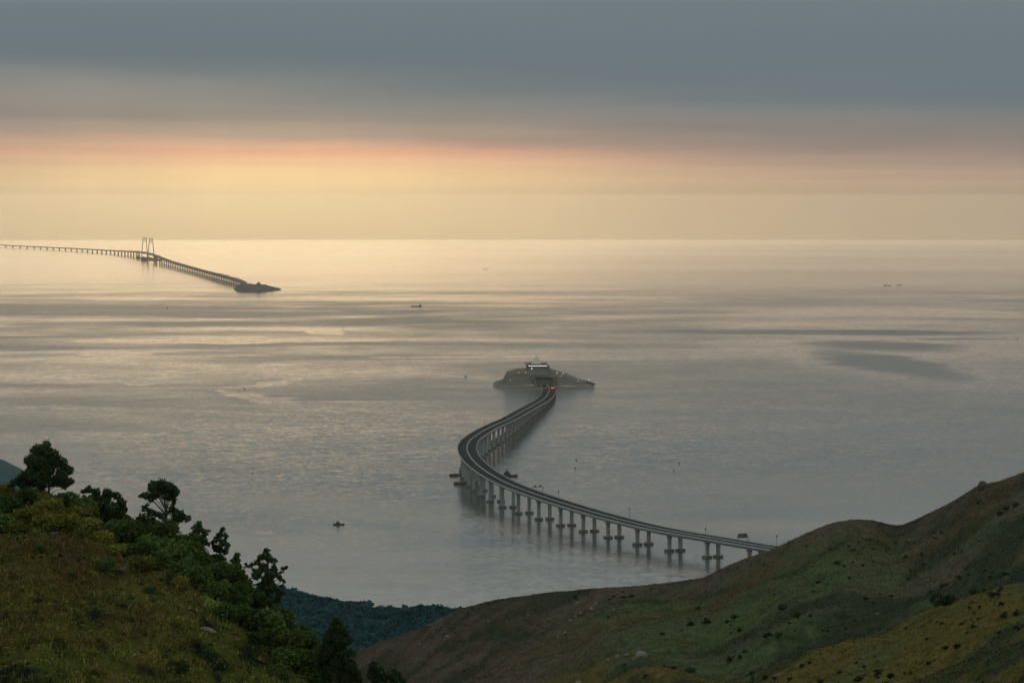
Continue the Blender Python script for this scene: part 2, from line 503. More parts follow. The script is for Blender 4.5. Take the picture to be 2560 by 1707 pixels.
def spline(pts, step):
    """dense evenly spaced points on a Catmull-Rom curve"""
    P = np.array([tuple(p) for p in pts], float)
    P = np.vstack([2 * P[0] - P[1], P, 2 * P[-1] - P[-2]])
    out = []
    for i in range(1, len(P) - 2):
        p0, p1, p2, p3 = P[i - 1:i + 3]
        n = max(2, int(np.linalg.norm(p2 - p1) / (step * 0.3)))
        u = np.linspace(0, 1, n, endpoint=False)[:, None]
        # centripetal form keeps unevenly spaced points from looping
        t0 = 0; t1 = t0 + np.linalg.norm(p1 - p0) ** .5; t2 = t1 + np.linalg.norm(p2 - p1) ** .5; t3 = t2 + np.linalg.norm(p3 - p2) ** .5
        t_ = t1 + u * (t2 - t1)
        a1 = (t1 - t_) / (t1 - t0) * p0 + (t_ - t0) / (t1 - t0) * p1
        a2 = (t2 - t_) / (t2 - t1) * p1 + (t_ - t1) / (t2 - t1) * p2
        a3 = (t3 - t_) / (t3 - t2) * p2 + (t_ - t2) / (t3 - t2) * p3
        b1 = (t2 - t_) / (t2 - t0) * a1 + (t_ - t0) / (t2 - t0) * a2
        b2 = (t3 - t_) / (t3 - t1) * a2 + (t_ - t1) / (t3 - t1) * a3
        out.append((t2 - t_) / (t2 - t1) * b1 + (t_ - t1) / (t2 - t1) * b2)
    D = np.vstack(out + [P[-2][None]])
    for _ in range(12):
        D[1:-1] = 0.25 * D[:-2] + 0.5 * D[1:-1] + 0.25 * D[2:]
    s = np.concatenate([[0], np.cumsum(np.linalg.norm(np.diff(D, axis=0), axis=1))])
    q = np.arange(0, s[-1], step)
    R = np.stack([np.interp(q, s, D[:, k]) for k in range(3)], -1)
    for _ in range(6):
        R[1:-1] = 0.25 * R[:-2] + 0.5 * R[1:-1] + 0.25 * R[2:]
    return q, R


def frames(R):
    T = np.gradient(R, axis=0); T[:, 2] = 0
    T /= np.linalg.norm(T, axis=1)[:, None]
    N = np.stack([T[:, 1], -T[:, 0], 0 * T[:, 0]], -1)       # to the right of the way
    return T, N


def sweep(R, N, prof, closed=True):
    """MB with a profile of (sideways, up) swept along the path"""
    mb = MB()
    rings = [[R[i] + N[i] * a + np.array([0, 0, b]) for a, b in prof] for i in range(len(R))]
    mb.loft(rings)
    return mb


# ------------------------------------------------------------------ near viaduct
NEAR = [(1362.5, 957.0, 6), (1368.5, 963.5, 7.5), (1373, 970.7, 9), (1369, 986.8, 12), (1357, 999, 14.5), (1332, 1013.6, 19), (1303.6, 1029.6, 24), (1275, 1045.7, 29),
        (1242.9, 1060, 33.5), (1214, 1074, 36), (1189, 1089.5, 37.5), (1175, 1101, 38.5), (1167.9, 1115, 39), (1168.7, 1128, 39),
        (1172.5, 1137, 38.8), (1185.7, 1154, 38), (1214, 1177.5, 36.5), (1257, 1202.5, 34.5), (1305, 1223, 32.8), (1364, 1243.6, 30.4),
        (1419.6, 1261.4, 28.8), (1527.6, 1292.7, 25.8), (1655, 1323, 24.2), (1782.7, 1345, 23.6), (1935.7, 1370.5, 23.2), (2120, 1398, 23)]
near_q, near_R = spline([on_sea(*p) for p in NEAR], 8.0)
near_T, near_N = frames(near_R)


def viaduct_near():
    root = empty('viaduct', tuple(near_R[len(near_R) // 2]))
    tag(root, 'long pale concrete viaduct curving in an S over the water to the nearer island', 'viaduct')
    o = -np.array(root.location)
    R = near_R + o
    HALF = 7.5
    for sgn in (-1, 1):
        c = sgn * 8.05
        girder = [(c - HALF, -0.35), (c - HALF, -0.95), (c - 4.0, -1.5), (c - 3.2, -4.2), (c + 3.2, -4.2), (c + 4.0, -1.5), (c + HALF, -0.95), (c + HALF, -0.35)]
        sweep(R, near_N, girder).build('deck', CONC, root)
        sweep(R, near_N, [(c - HALF + .5, -0.34), (c + HALF - .5, -0.34), (c + HALF - .5, 0.0), (c - HALF + .5, 0.0)]).build('road_surface', ASPH, root)
        a = c + sgn * (HALF - .25)
        sweep(R, near_N, [(a - .3, -0.9), (a + .3, -0.9), (a + .22, 1.15), (a - .22, 1.15)]).build('parapet', PAINT, root)
        b = c - sgn * (HALF - .22)
        sweep(R, near_N, [(b - .22, -0.9), (b + .22, -0.9), (b + .18, 0.95), (b - .18, 0.95)]).build('median_barrier', PAINT, root)
        # broken lane line and edge line painted on the road
        line = MB()
        for i in range(2, len(R) - 2):
            for off, w, dash in ((c - 1.9, .07, True), (c + 1.9, .07, True), (c - 6.0, .07, False), (c + 6.0, .07, False)):
                if dash and i % 2: continue
                q = [R[i] + near_N[i] * (off - w), R[i] + near_N[i] * (off + w), R[i + 1] + near_N[i + 1] * (off + w), R[i + 1] + near_N[i + 1] * (off - w)]
                line.add([v + np.array([0, 0, .01]) for v in q], [(0, 1, 2, 3)])
        line.build('lane_marking', PAINT, root)
    seen = [(1761.5, 1393.4), (1674, 1377.5), (1594.4, 1361.4), (1521.8, 1343.9), (1456.4, 1329), (1398, 1314), (1348.6, 1298), (1303, 1283), (1266, 1268),
            (1233, 1254.5), (1210, 1241), (1192, 1226.6)]
    st = []
    for p in seen:
        w = on_sea(*p)
        st.append(near_q[np.argmin((near_R[:, 0] - w.x) ** 2 + (near_R[:, 1] - w.y) ** 2)])
    gap = (st[0] - st[-1]) / (len(st) - 1)
    s = st[0] + gap
    while s < near_q[-1] - 20:
        st.append(s); s += gap
    s = min(st) - gap * .85
    while s > 150:
        st.append(s); s -= 76.0
    wide = []
    w = on_sea(1215, 1139)
    for s in st:
        i = int(np.argmin(abs(near_q - s)))
        p = near_R[i]; ang = math.atan2(near_T[i][1], near_T[i][0])
        zb = sea_z(p[0], p[1])
        big = math.hypot(p[0] - w.x, p[1] - w.y) < 60
        for sgn in (-1, 1):
            c = p + near_N[i] * sgn * 7.9
            top = p[2] - 4.3
            m = Matrix.Translation(Vector((c[0], c[1], 0)) + Vector((o[0], o[1], o[2]))) @ Matrix.Rotation(ang, 4, 'Z')
            mb = MB()
            def ring(lx, ly, z, ch):
                return [m @ Vector(v) for v in ((-lx, -ly + ch, z), (-lx + ch, -ly, z), (lx - ch, -ly, z), (lx, -ly + ch, z),
                                                (lx, ly - ch, z), (lx - ch, ly, z), (-lx + ch, ly, z), (-lx, ly - ch, z))]
            a, b = (1.7, 2.35) if not big else (2.6, 4.2)
            mb.loft([ring(a, b, zb + 2.6, .5), ring(a, b, top - 5.5, .5), ring(a + .1, b + .5, top - 3.0, .5), ring(a + .3, b + 1.5, top, .5)])
            pier = mb.build('pier', CONC, root)
            cap = MB()
            l, k = (5.0, 5.4) if not big else (6.5, 7.8)
            cap.loft([ring(l, k, zb - 1.0, 1.6), ring(l, k, zb + 2.2, 1.6), ring(l - .5, k - .5, zb + 2.75, 1.5)])
            cap.build('pile_cap', CONC_D, pier)
    return root


viaduct_near()


def near_at(px, py):
    """index of the path point seen nearest a pixel"""
    d = near_R - np.array([0, 0, CAMZ])
    yy = d[:, 1] * cp - d[:, 2] * sp; zz = d[:, 1] * sp + d[:, 2] * cp
    sx = CX + FPX * d[:, 0] / yy; sy = CY - FPX * zz / yy
    return int(np.argmin((sx - px) ** 2 + (sy - py) ** 2))


def sign_gantry(px, py, label, panel=None, cat='gantry', h=7.0, side=0, boxes=0):
    i = near_at(px, py)
    p = near_R[i]; ang = math.atan2(near_N[i][1], near_N[i][0])
    root = tag(empty('sign_gantry', tuple(p), ang), label, cat)
    x0, x1 = (-15.6, 15.6) if side == 0 else ((-15.6, -0.6) if side < 0 else (0.6, 15.6))
    for x in (x0, x1):
        MB().box(x - .3, x + .3, -.3, .3, .02, h).build('post', STEEL, root)
    MB().box(x0 - .3, x1 + .3, -.45, .45, h, h + .9).build('beam', STEEL, root)
    if panel:
        mb = MB()
        w = (x1 - x0) * .48; cx = (x0 + x1) / 2
        mb.loft([[(cx - w * a, -.9 - b, h + z) for a, z in ((-1, 0), (1, 0), (1, 2.6), (.8, 5.4), (-.8, 5.4), (-1, 2.6))] for b in (0, .4)])
        mb.build('sign_panel', STEEL, root)
    for k in range(boxes):
        x = x0 + (k + .5) * (x1 - x0) / boxes
        MB().box(x - 1.1, x + 1.1, -.7, .5, h + .92, h + 3.0).build('sign_box', STEEL, root)
    return root


sign_gantry(1846, 1358, 'big dark sign gantry over the viaduct beside the brown hillside', panel=True, h=5.0, side=-1)
sign_gantry(1330, 1229, 'thin gantry with two dark boxes over the far lane past the bend', h=8.0, side=-1, boxes=2)
sign_gantry(1258, 1051, 'thin gantry over the lane between the bend and the nearer island', h=8.0, side=-1, boxes=1)

POLES = [(1338, 1000, 'camera pole on the viaduct close to the nearer island', 13), (1287, 1029, 'camera pole on the viaduct edge above the row of farther piers', 7),
         (1228, 1058, 'camera pole left of the gantry before the viaduct bend', 7), (1160, 1092, 'camera pole at the top of the viaduct bend', 7),
         (1372, 1240, 'camera pole just right of the thin gantry with boxes', 8), (1545, 1290, 'tall thin pole standing over the middle of the lower viaduct', 13),
         (1737, 1332, 'short dark camera pole left of the big sign gantry', 7), (1917, 1357, 'thin lamp pole between the big sign gantry and hillside', 12)]
for px, py, lab, hh in POLES:
    i = near_at(px, py)
    p = near_R[i] - near_N[i] * 15.0
    # stands on the outer edge of the deck, the side away from the viewer
    q = near_R[i] + near_N[i] * 15.0
    p = p if p[1] > q[1] else q
    root = tag(empty('camera_pole', (p[0], p[1], p[2] - .3), math.atan2(near_N[i][1], near_N[i][0])), lab, 'pole', 'poles on the viaduct')
    MB().tube([(0, 0, 0), (0, 0, hh)], [.28, .2], 6).build('post', STEEL, root)
    MB().box(-1.0, 1.0, -.7, .7, hh, hh + 1.6, tx=.2, ty=.2).build('camera_head', STEEL, root)


# ------------------------------------------------------------------ nearer island with its terminal
def px_of(u):
    return u


ISL = Vector(on_sea(1360, 973.5))
IX, IY = ISL.x, ISL.y
IZ = sea_z(IX, IY + 100)


def i_pt(px, py, v):
    """sideways offset and height of a sight line at depth v behind the island's front edge"""
    w = at_y(px, py, IY + v)
    return w.x - IX, w.z - IZ


def near_island():
    crest_px = [(1236, 963), (1248, 958), (1257, 950), (1263, 939), (1267.5, 931), (1276, 929), (1289, 924.5), (1314, 922.8), (1340, 922.5), (1373, 923.4), (1392, 928.5), (1410.7, 934),
                (1430, 941.5), (1448, 949.3), (1462, 955), (1475, 960), (1487, 964)]
    cu = [i_pt(a, b, 175)[0] for a, b in crest_px]; ch = [max(5.5, i_pt(a, b, 175)[1]) for a, b in crest_px]
    hw = 116.0
    nu, nv = 121, 90
    U, V = np.meshgrid(np.linspace(-hw - 14, hw + 14, nu), np.linspace(-14, 420, nv))
    c0 = 203.0
    rr = np.sqrt(((U) / (hw + 3)) ** 2 + (np.where(V < c0 - 90, (V - (c0 - 90)) / (c0 - 90), np.where(V > c0 + 90, (V - (c0 + 90)) / (c0 - 90), 0))) ** 2)
    edge = (1.0 - rr) * (hw)                                 # metres in from the sea wall, roughly
    wall = np.clip(edge / 9.0, -1.2, 1.0) * 5.2
    crest = np.interp(U, cu, ch)
    front = np.clip((V - 28 - 26 * np.abs(U / hw) ** 2) / 120.0, 0, 1); front = front * front * (3 - 2 * front)
    back = np.clip((395 - V) / 150.0, 0, 1)
    side = np.clip((edge - 12) / 10.0, 0, 1)
    terr = 1.2 * np.sin(front * 18.0) * (front > 0.05) * (front < .95)
    Z = wall + np.maximum(crest - 5.5, 0) * front * back * side + terr * side + np.where(edge > 9, 0.5 * fbm(U / 14, V / 14, 5), 0)
    # the road cutting that leads into the tunnel mouth
    cut = (np.abs(U - 1.5) < 27) & (V < 78)
    Z = np.where(cut, np.minimum(Z, 5.3), Z)
    Z = np.maximum(Z, -3.0)
    m = bpy.data.materials.new('island_ground')
    m.use_nodes = True
    t = NT(m.node_tree); b = t.n['Principled BSDF']; b.inputs['Roughness'].default_value = 0.9
    pos_ = t.node('ShaderNodeTexCoord').outputs['Object']
    n = t.noise(pos_, 0.03, 5.0, 0.6, 0.5); n2 = t.noise(pos_, 0.4, 3.0, 0.6)
    x, y, z = t.sep(pos_)[0:3]
    c = t.ramp(n, [(0.38, (0.022, 0.032, 0.028, 1)), (0.5, (0.045, 0.047, 0.042, 1)), (0.6, (0.03, 0.040, 0.034, 1))])
    c = t.mix(t.maprange(z, 4.6, 5.6, 1, 0), c, (0.06, 0.062, 0.058, 1))
    f = t.maprange(n2, .3, .7, .75, 1.25)
    t.l.new(t.mix(1.0, c, t.comb(f, f, f), 'MULTIPLY'), b.inputs['Base Color'])
    me = grid_mesh('artificial_island', np.stack([U, V, Z], -1), m)
    isl = tag(link('artificial_island', me, None, (IX, IY, IZ)), 'nearer artificial island with sloping banks where the viaduct lands', kind='structure')
    # promenade kerb round the front, one long pale course
    ang = np.linspace(math.radians(188), math.radians(352), 50)
    mb = MB()
    pts = [((hw - 9) * math.cos(a), (c0 - 90) + (c0 - 99) * math.sin(a)) for a in ang]
    rings = []
    for x_, y_ in pts:
        n_ = Vector((x_ / hw ** 2, (y_ - c0 + 90) / (c0 - 90) ** 2, 0)).normalized()
        rings.append([(x_ - n_.x, y_ - n_.y, 5.0), (x_ + n_.x, y_ + n_.y, 5.0), (x_ + n_.x, y_ + n_.y, 6.6), (x_ - n_.x, y_ - n_.y, 6.6)])
    keep = [r for r in rings if abs(r[0][0] - 1.5) > 20]
    left = [r for r in keep if r[0][0] < 0]; right = [r for r in keep if r[0][0] > 0]
    mb.loft(left); mb.loft(right)
    mb.build('sea_wall_coping', CONC, isl)
    # jetty slab standing out on the right
    u0, h0 = i_pt(1452, 951, 150); u1, h1 = i_pt(1488, 957.5, 150)
    jm = MB()
    jm.loft([[(u0, y_, h0 - 6), (u1, y_, 3.2), (u1, y_, 6.2), (u1 - 14, y_, h1 + 4.5), (u0, y_, h0 - 2)] for y_ in (132, 168)])
    jm.build('jetty', CONC_D, isl)
    return bvh_of(me, (IX, IY, IZ))


bvh_isl = near_island()


def near_terminal():
    v = 105.0
    root = tag(empty('island_terminal', (IX, IY + v, IZ)), 'blocky island terminal with lit strip under its roof and pale domed top', 'terminal building')
    f = lambda px, py: i_pt(px, py, v)
    (ua, ht), (ub, _) = f(1317, 914.5), f(1371, 914.5)
    _, hb = f(1340, 944)
    MB().box(ua, ub, 0, 120, hb - 12, ht - 1.2).build('wall', CONC, root)
    # vertical fins over the front
    fins = MB()
    for k in range(13):
        x = ua + 2 + k * (ub - ua - 4) / 12
        fins.box(x - .35, x + .35, -.9, -.003, hb - 2, ht - 4.5)
    fins.build('wall_fin', CONC_D, root)
    (l, hs), (r, _) = f(1321, 914.3), f(1367.5, 914.3)
    MB().box(l, r, -7.0, -6.05, hs - .45, hs + .6).build('light_strip', STRIP, root)
    # roof slab with swept ends
    (c0, hc), (c1, _) = f(1315.3, 911.8), f(1375, 921)
    _, he = f(1375, 921)
    mb = MB()
    mb.loft([[(c0, y, ht - 5), (c0 + 3, y, ht - 8), (ua + 1, y, ht - 1.15), (ub - 1, y, ht - 1.15), (ub + 1.5, y, he), (c1, y, he + .2), (c1 - 5, y, ht - 2.8), (ub - 3, y, hc), (c0 + 3, y, hc)] for y in (-6, 122)])
    mb.build('roof', STEEL, root)
    (dx_, dh), (dr, _) = f(1341, 912.2), f(1354.5, 912.2)
    R_ = dr - dx_
    _, top = f(1341, 897.0); _, tip = f(1341, 890.5)
    H_ = top - dh
    prof = [(R_ * 1.04, dh - 2), (R_ * 1.0, dh), (R_ * .86, dh + .16 * H_), (R_ * .72, dh + .36 * H_), (R_ * .58, dh + .56 * H_), (R_ * .42, dh + .77 * H_), (R_ * .22, dh + .93 * H_), (.6, top)]
    dome = MB().lathe(prof, 16, (dx_, 60, 0)).build('dome', ROOFM, root)
    MB().lathe([(.45, top - .5), (.35, top + 2.2), (1.0, top + 3.0), (1.0, top + 4.0), (.3, top + 4.8), (.15, tip + .8)], 8, (dx_, 60, 0)).build('spire', STEEL, dome)
    ribs = MB()
    for k in range(8):
        a = math.pi * k / 4 + .2
        ribs.tube([(dx_ + r_ * 1.01 * math.cos(a), 60 + r_ * 1.01 * math.sin(a), z_) for r_, z_ in prof[1:]], .35, 4)
    ribs.build('dome_rib', CONC, dome)
    x_, z_ = f(1324.6, 911.5)
    MB().tube([(x_, 2, z_ - 2), (x_, 2, z_ + 4.2)], [.5, .4], 6).build('roof_mast', STEEL, root)
    x_, z_ = f(1355, 911.5)
    MB().box(x_, x_ + 4, 4, 8, z_ - 2, z_ + 1.4).build('roof_hut', STEEL, root)
    # lit lamps on the front
    for px, py in ((1329.5, 921), (1329.5, 938.8)):
        x_, z_ = f(px, py)
        MB().box(x_ - .8, x_ + .8, -1.6, -.92, z_ - .5, z_ + .5).build('wall_lamp', LAMP, root)

    # tunnel mouth
    pv = 74.0
    p = tag(empty('tunnel_portal', (IX, IY + pv, IZ)), 'dark tunnel mouth in pale concrete frame swallowing the viaduct road', 'tunnel portal')
    g = lambda px, py: i_pt(px, py, pv)
    (a, hp), (b_, _) = g(1333, 940.5), g(1389, 940.5)
    ha = 5.0
    (m0, hm), (m1, _) = g(1337, 943.5), g(1384, 943.5)
    mid0, _ = g(1357.5, 943.5); mid1, _ = g(1360.5, 943.5)
    # frame: left jamb, centre wall, curved right jamb, lintel
    mb = MB()
    mb.loft([[(a - 2, y, ha), (m0 + 1, y, ha), (m0, y, hm), (m0, y, hp + .5), (a - 4, y, hp + .5)] for y in (0, 130)])
    mb.build('jamb', CONC_D, p)
    mb = MB(); mb.box(mid0, mid1, 4, 130, ha, hm - .003); mb.build('centre_wall', CONC_D, p)
    mb = MB()
    arc = [(m1 - 9 * (1 - math.cos(t_)) , hm - 11 + 11 * math.sin(t_)) for t_ in np.linspace(math.pi / 2, 0, 6)]
    mb.loft([[(m1, y, ha)] + [(b_ + 3, y, ha), (b_ + 3, y, hp + .5), (m1 - 9, y, hp + .5)] + [(x, y, z) for x, z in arc] for y in (0, 130)])
    mb.build('jamb', CONC_D, p)
    MB().box(m0 + .01, m1 - 9.01, 0.5, 130, hm, hp + .4).build('lintel', CONC_D, p)
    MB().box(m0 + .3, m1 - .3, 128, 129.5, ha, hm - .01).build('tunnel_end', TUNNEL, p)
    MB().box(m0 + .3, m1 - .3, -60, 127.9, ha - .2, ha + .42).build('road_bed', ASPH, p)
    # retaining wall flaring out on the left of the road
    mb = MB()
    mb.loft([[(m0 - 1.2, -1, ha), (m0 + .2, -1, ha), (m0 + .2, -1, hp - 4), (m0 - 1.2, -1, hp - 4)], [(m0 + 4.2, -62, ha), (m0 + 5.6, -62, ha), (m0 + 5.6, -62, ha + 2.5), (m0 + 4.2, -62, ha + 2.5)]])
    mb.build('retaining_wall', CONC_D, p)

    # red lane signals over the road where it reaches the island
    s = empty('signal_gantry', (0, 0, 0))
    tag(s, 'lane signal gantry glowing red where the viaduct reaches the island', 'signal gantry')
    i = near_at(1371, 976.5)
    q = near_R[i]
    s.location = (q[0], q[1], q[2])
    z_ = 6.6
    qx = at_y(1381.5, 968.4, q[1]).x - q[0]; qa = at_y(1365, 968.4, q[1]).x - q[0]
    for x in (-15.3, 15.3):
        MB().box(x - .25, x + .25, -.25, .25, -.3, z_ - .8).build('post', STEEL, s)
    MB().box(-15.6, 15.6, -.3, .3, z_ - .79, z_ - .2).build('beam', STEEL, s)
    for x, w in ((qx, 3.3), (qa, .55), (qa - 2.6, .4)):
        MB().box(x - w, x + w, -.8, -.31, z_ - .9, z_ + (1.2 if w > 3 else .2)).build('signal_lamp', REDL, s)


near_terminal()

Z2 = lambda x, y: (1100 + x / 5.6, 860 + y / 5.6)
ISL_LAMPS = [((1105, 402), 'lit lamp high on the left bank of the nearer island'), ((1200, 402), 'lit lamp just left of the island terminal wall'),
             ((985, 508), 'lit lamp low on the left bank of the nearer island'), ((1640, 404), 'lit lamp right of the terminal roof on the bank crest'),
             ((1722, 412), 'faint lamp second right of the terminal on the bank crest'), ((1695, 449), 'lit lamp on the right bank below the crest lamps'),
             ((1935, 515), 'lit lamp near the jetty on the right bank'), ((2085, 500), 'lit lamp standing out on the jetty end')]
for (zx, zy), lab in ISL_LAMPS:
    px, py = Z2(zx, zy)
    loc = hit(bvh_isl, px, py + 2.2) or on_sea(px, py + 2.2, 9)
    root = tag(empty('lamp_post', tuple(loc)), lab, 'lamp post', 'lamps on the nearer island')
    MB().tube([(0, 0, -2), (0, 0, 2.6)], [.14, .1], 5).build('post', STEEL, root)
    MB().box(-.9, .9, -.3, .3, 2.6, 2.95).build('lamp_head', LAMP, root)
for row, (x0, x1, zy, n, lab) in enumerate(((1190, 1352, 580, 10, 'tiny kerb light in the dotted row left of the viaduct landing'),
                                           (1690, 1862, 588, 12, 'tiny kerb light in the dotted row right of the viaduct landing'))):
    for k in range(n):
        px, py = Z2(x0 + (x1 - x0) * k / (n - 1), zy)
        loc = hit(bvh_isl, px, py) or on_sea(px, py, 6)
        nth = ('first', 'second', 'third', 'fourth', 'fifth', 'sixth', 'seventh', 'eighth', 'ninth', 'tenth', 'eleventh', 'twelfth')[k]
        root = tag(empty('kerb_light', tuple(loc)), nth + ' kerb light from the left in the dotted row ' + lab[lab.index('row ') + 4:], 'kerb light', 'kerb lights left of the landing' if row == 0 else 'kerb lights right of the landing')
        MB().box(-.2, .2, -.2, .2, -.6, .8).build('post', CONC, root)
        MB().box(-.18, .18, -.18, .18, .8, 1.1).build('lamp_head', LAMP, root)


# ------------------------------------------------------------------ far island
FI = on_sea(629, 728.6)


def far_island():
    D = FI.y
    def f(px, py, v):
        w = at_y(px, py, D + v); return w.x - FI.x, w.z - FI.z
    hw = 122.0
    nu, nv = 81, 50
    U, V = np.meshgrid(np.linspace(-hw - 14, hw + 14, nu), np.linspace(-20, 640, nv))
    # long oval lying askew, its left end farther off
    c0 = 300.0
    Us = U
    Vs = V - np.interp(U, [-136, -60, 0, 136], [190, 60, 0, 30])
    rr = np.sqrt((Us / (hw + 2)) ** 2 + ((Vs - c0) / c0) ** 2 * np.where(Vs < c0, 1, .6))
    edge = (1 - rr) * hw
    crest_px = [(565, 717), (583, 714), (600, 712), (618, 710.3), (630, 712.6), (660, 713.6), (662, 715.2), (676, 718.4), (686, 721), (692, 724)]
    cu = [f(a, b, 250)[0] for a, b in crest_px]; ch = [f(a, b, 250)[1] for a, b in crest_px]
    crest = np.interp(U, cu, ch)
    front = np.clip((Vs - 30) / 140, 0, 1); front = front * front * (3 - 2 * front)
    Z = np.clip(edge / 9, -1.2, 1) * 5 + np.maximum(crest - 5, 0) * front * np.clip((edge - 6) / 16, 0, 1) * np.clip((560 - V) / 150, 0, 1)
    Z = np.maximum(Z, -3)
    me = grid_mesh('artificial_island', np.stack([U, V, Z], -1), STONE)
    tag(link('artificial_island', me, None, tuple(FI)), 'farther low dark island at the near end of the towered bridge', kind='structure')
    v = 240
    root = tag(empty('island_terminal', (FI.x, FI.y + v, FI.z)), 'small domed terminal on the farther low island', 'terminal building')
    g = lambda px, py: f(px, py, v)
    (a, h), (b, _) = g(632, 712.9), g(661.8, 712.9)
    MB().box(a, b, 0, 70, h - 14, h - .01).build('wall', CONC_D, root)
    MB().box(a - 3, b + 2, -5, 74, h, h + 1.6).build('roof', STEEL, root)
    (c, dh), (r, _) = g(645.8, 712.8), g(652.2, 712.8)
    R_ = r - c; _, top = g(645.8, 705.6); _, tip = g(645.8, 700.8); H_ = top - dh
    dome = MB().lathe([(R_, dh), (R_ * .93, dh + .25 * H_), (R_ * .78, dh + .55 * H_), (R_ * .5, dh + .84 * H_), (R_ * .2, dh + .97 * H_), (.6, top)], 14, (c, 20, 0)).build('dome', ROOFM, root)
    MB().lathe([(.8, top - 1), (.6, top + 3), (1.5, top + 4.5), (.4, top + 6), (.2, tip)], 6, (c, 20, 0)).build('spire', STEEL, dome)
    x_, z_ = g(623.4, 712.5)
    MB().box(x_ - 1.5, x_ + 1.5, 4, 8, z_ - 4, z_ + 5).build('roof_mast', STEEL, root)
    x_, z_ = g(681, 719)
    k = tag(empty('shore_hut', (FI.x + x_, FI.y + v, FI.z + z_ - 5)), 'small hut on the right tip of the farther island', 'hut')
    MB().box(-6, 5, 0, 14, -2, 5).build('wall', CONC_D, k)
    mb = MB(); mb.loft([[(-7, y, 5.01), (6, y, 5.01), (-1, y, 9.5)] for y in (-1, 15)]); mb.build('roof', STEEL, k)


far_island()

# ------------------------------------------------------------------ far bridge with two pylons
FW = [(-160, 613.2), (-80, 615.4), (0, 618), (94.4, 622.6), (189, 628), (283, 635.5), (330, 641.8), (352, 646.5), (374, 652.8), (396, 659), (440.5, 670.3), (503.5, 687.4), (566, 706), (592, 713), (612, 717)]
FD = [(-160, 606.2), (-80, 609), (0, 612), (94, 616.6), (189, 620.9), (283, 626), (330, 628), (346, 628.8), (360, 630.3), (374, 633), (396, 641.3), (418, 649.8), (440.5, 657.5), (503.5, 675), (566, 690.8), (598, 700), (618, 710)]


def far_point(px):
    yw = np.interp(px, [a for a, b in FW], [b for a, b in FW]); yd = np.interp(px, [a for a, b in FD], [b for a, b in FD])
    w = on_sea(px, yw)
    top = at_y(px, yd, w.y)
    return w, top.z


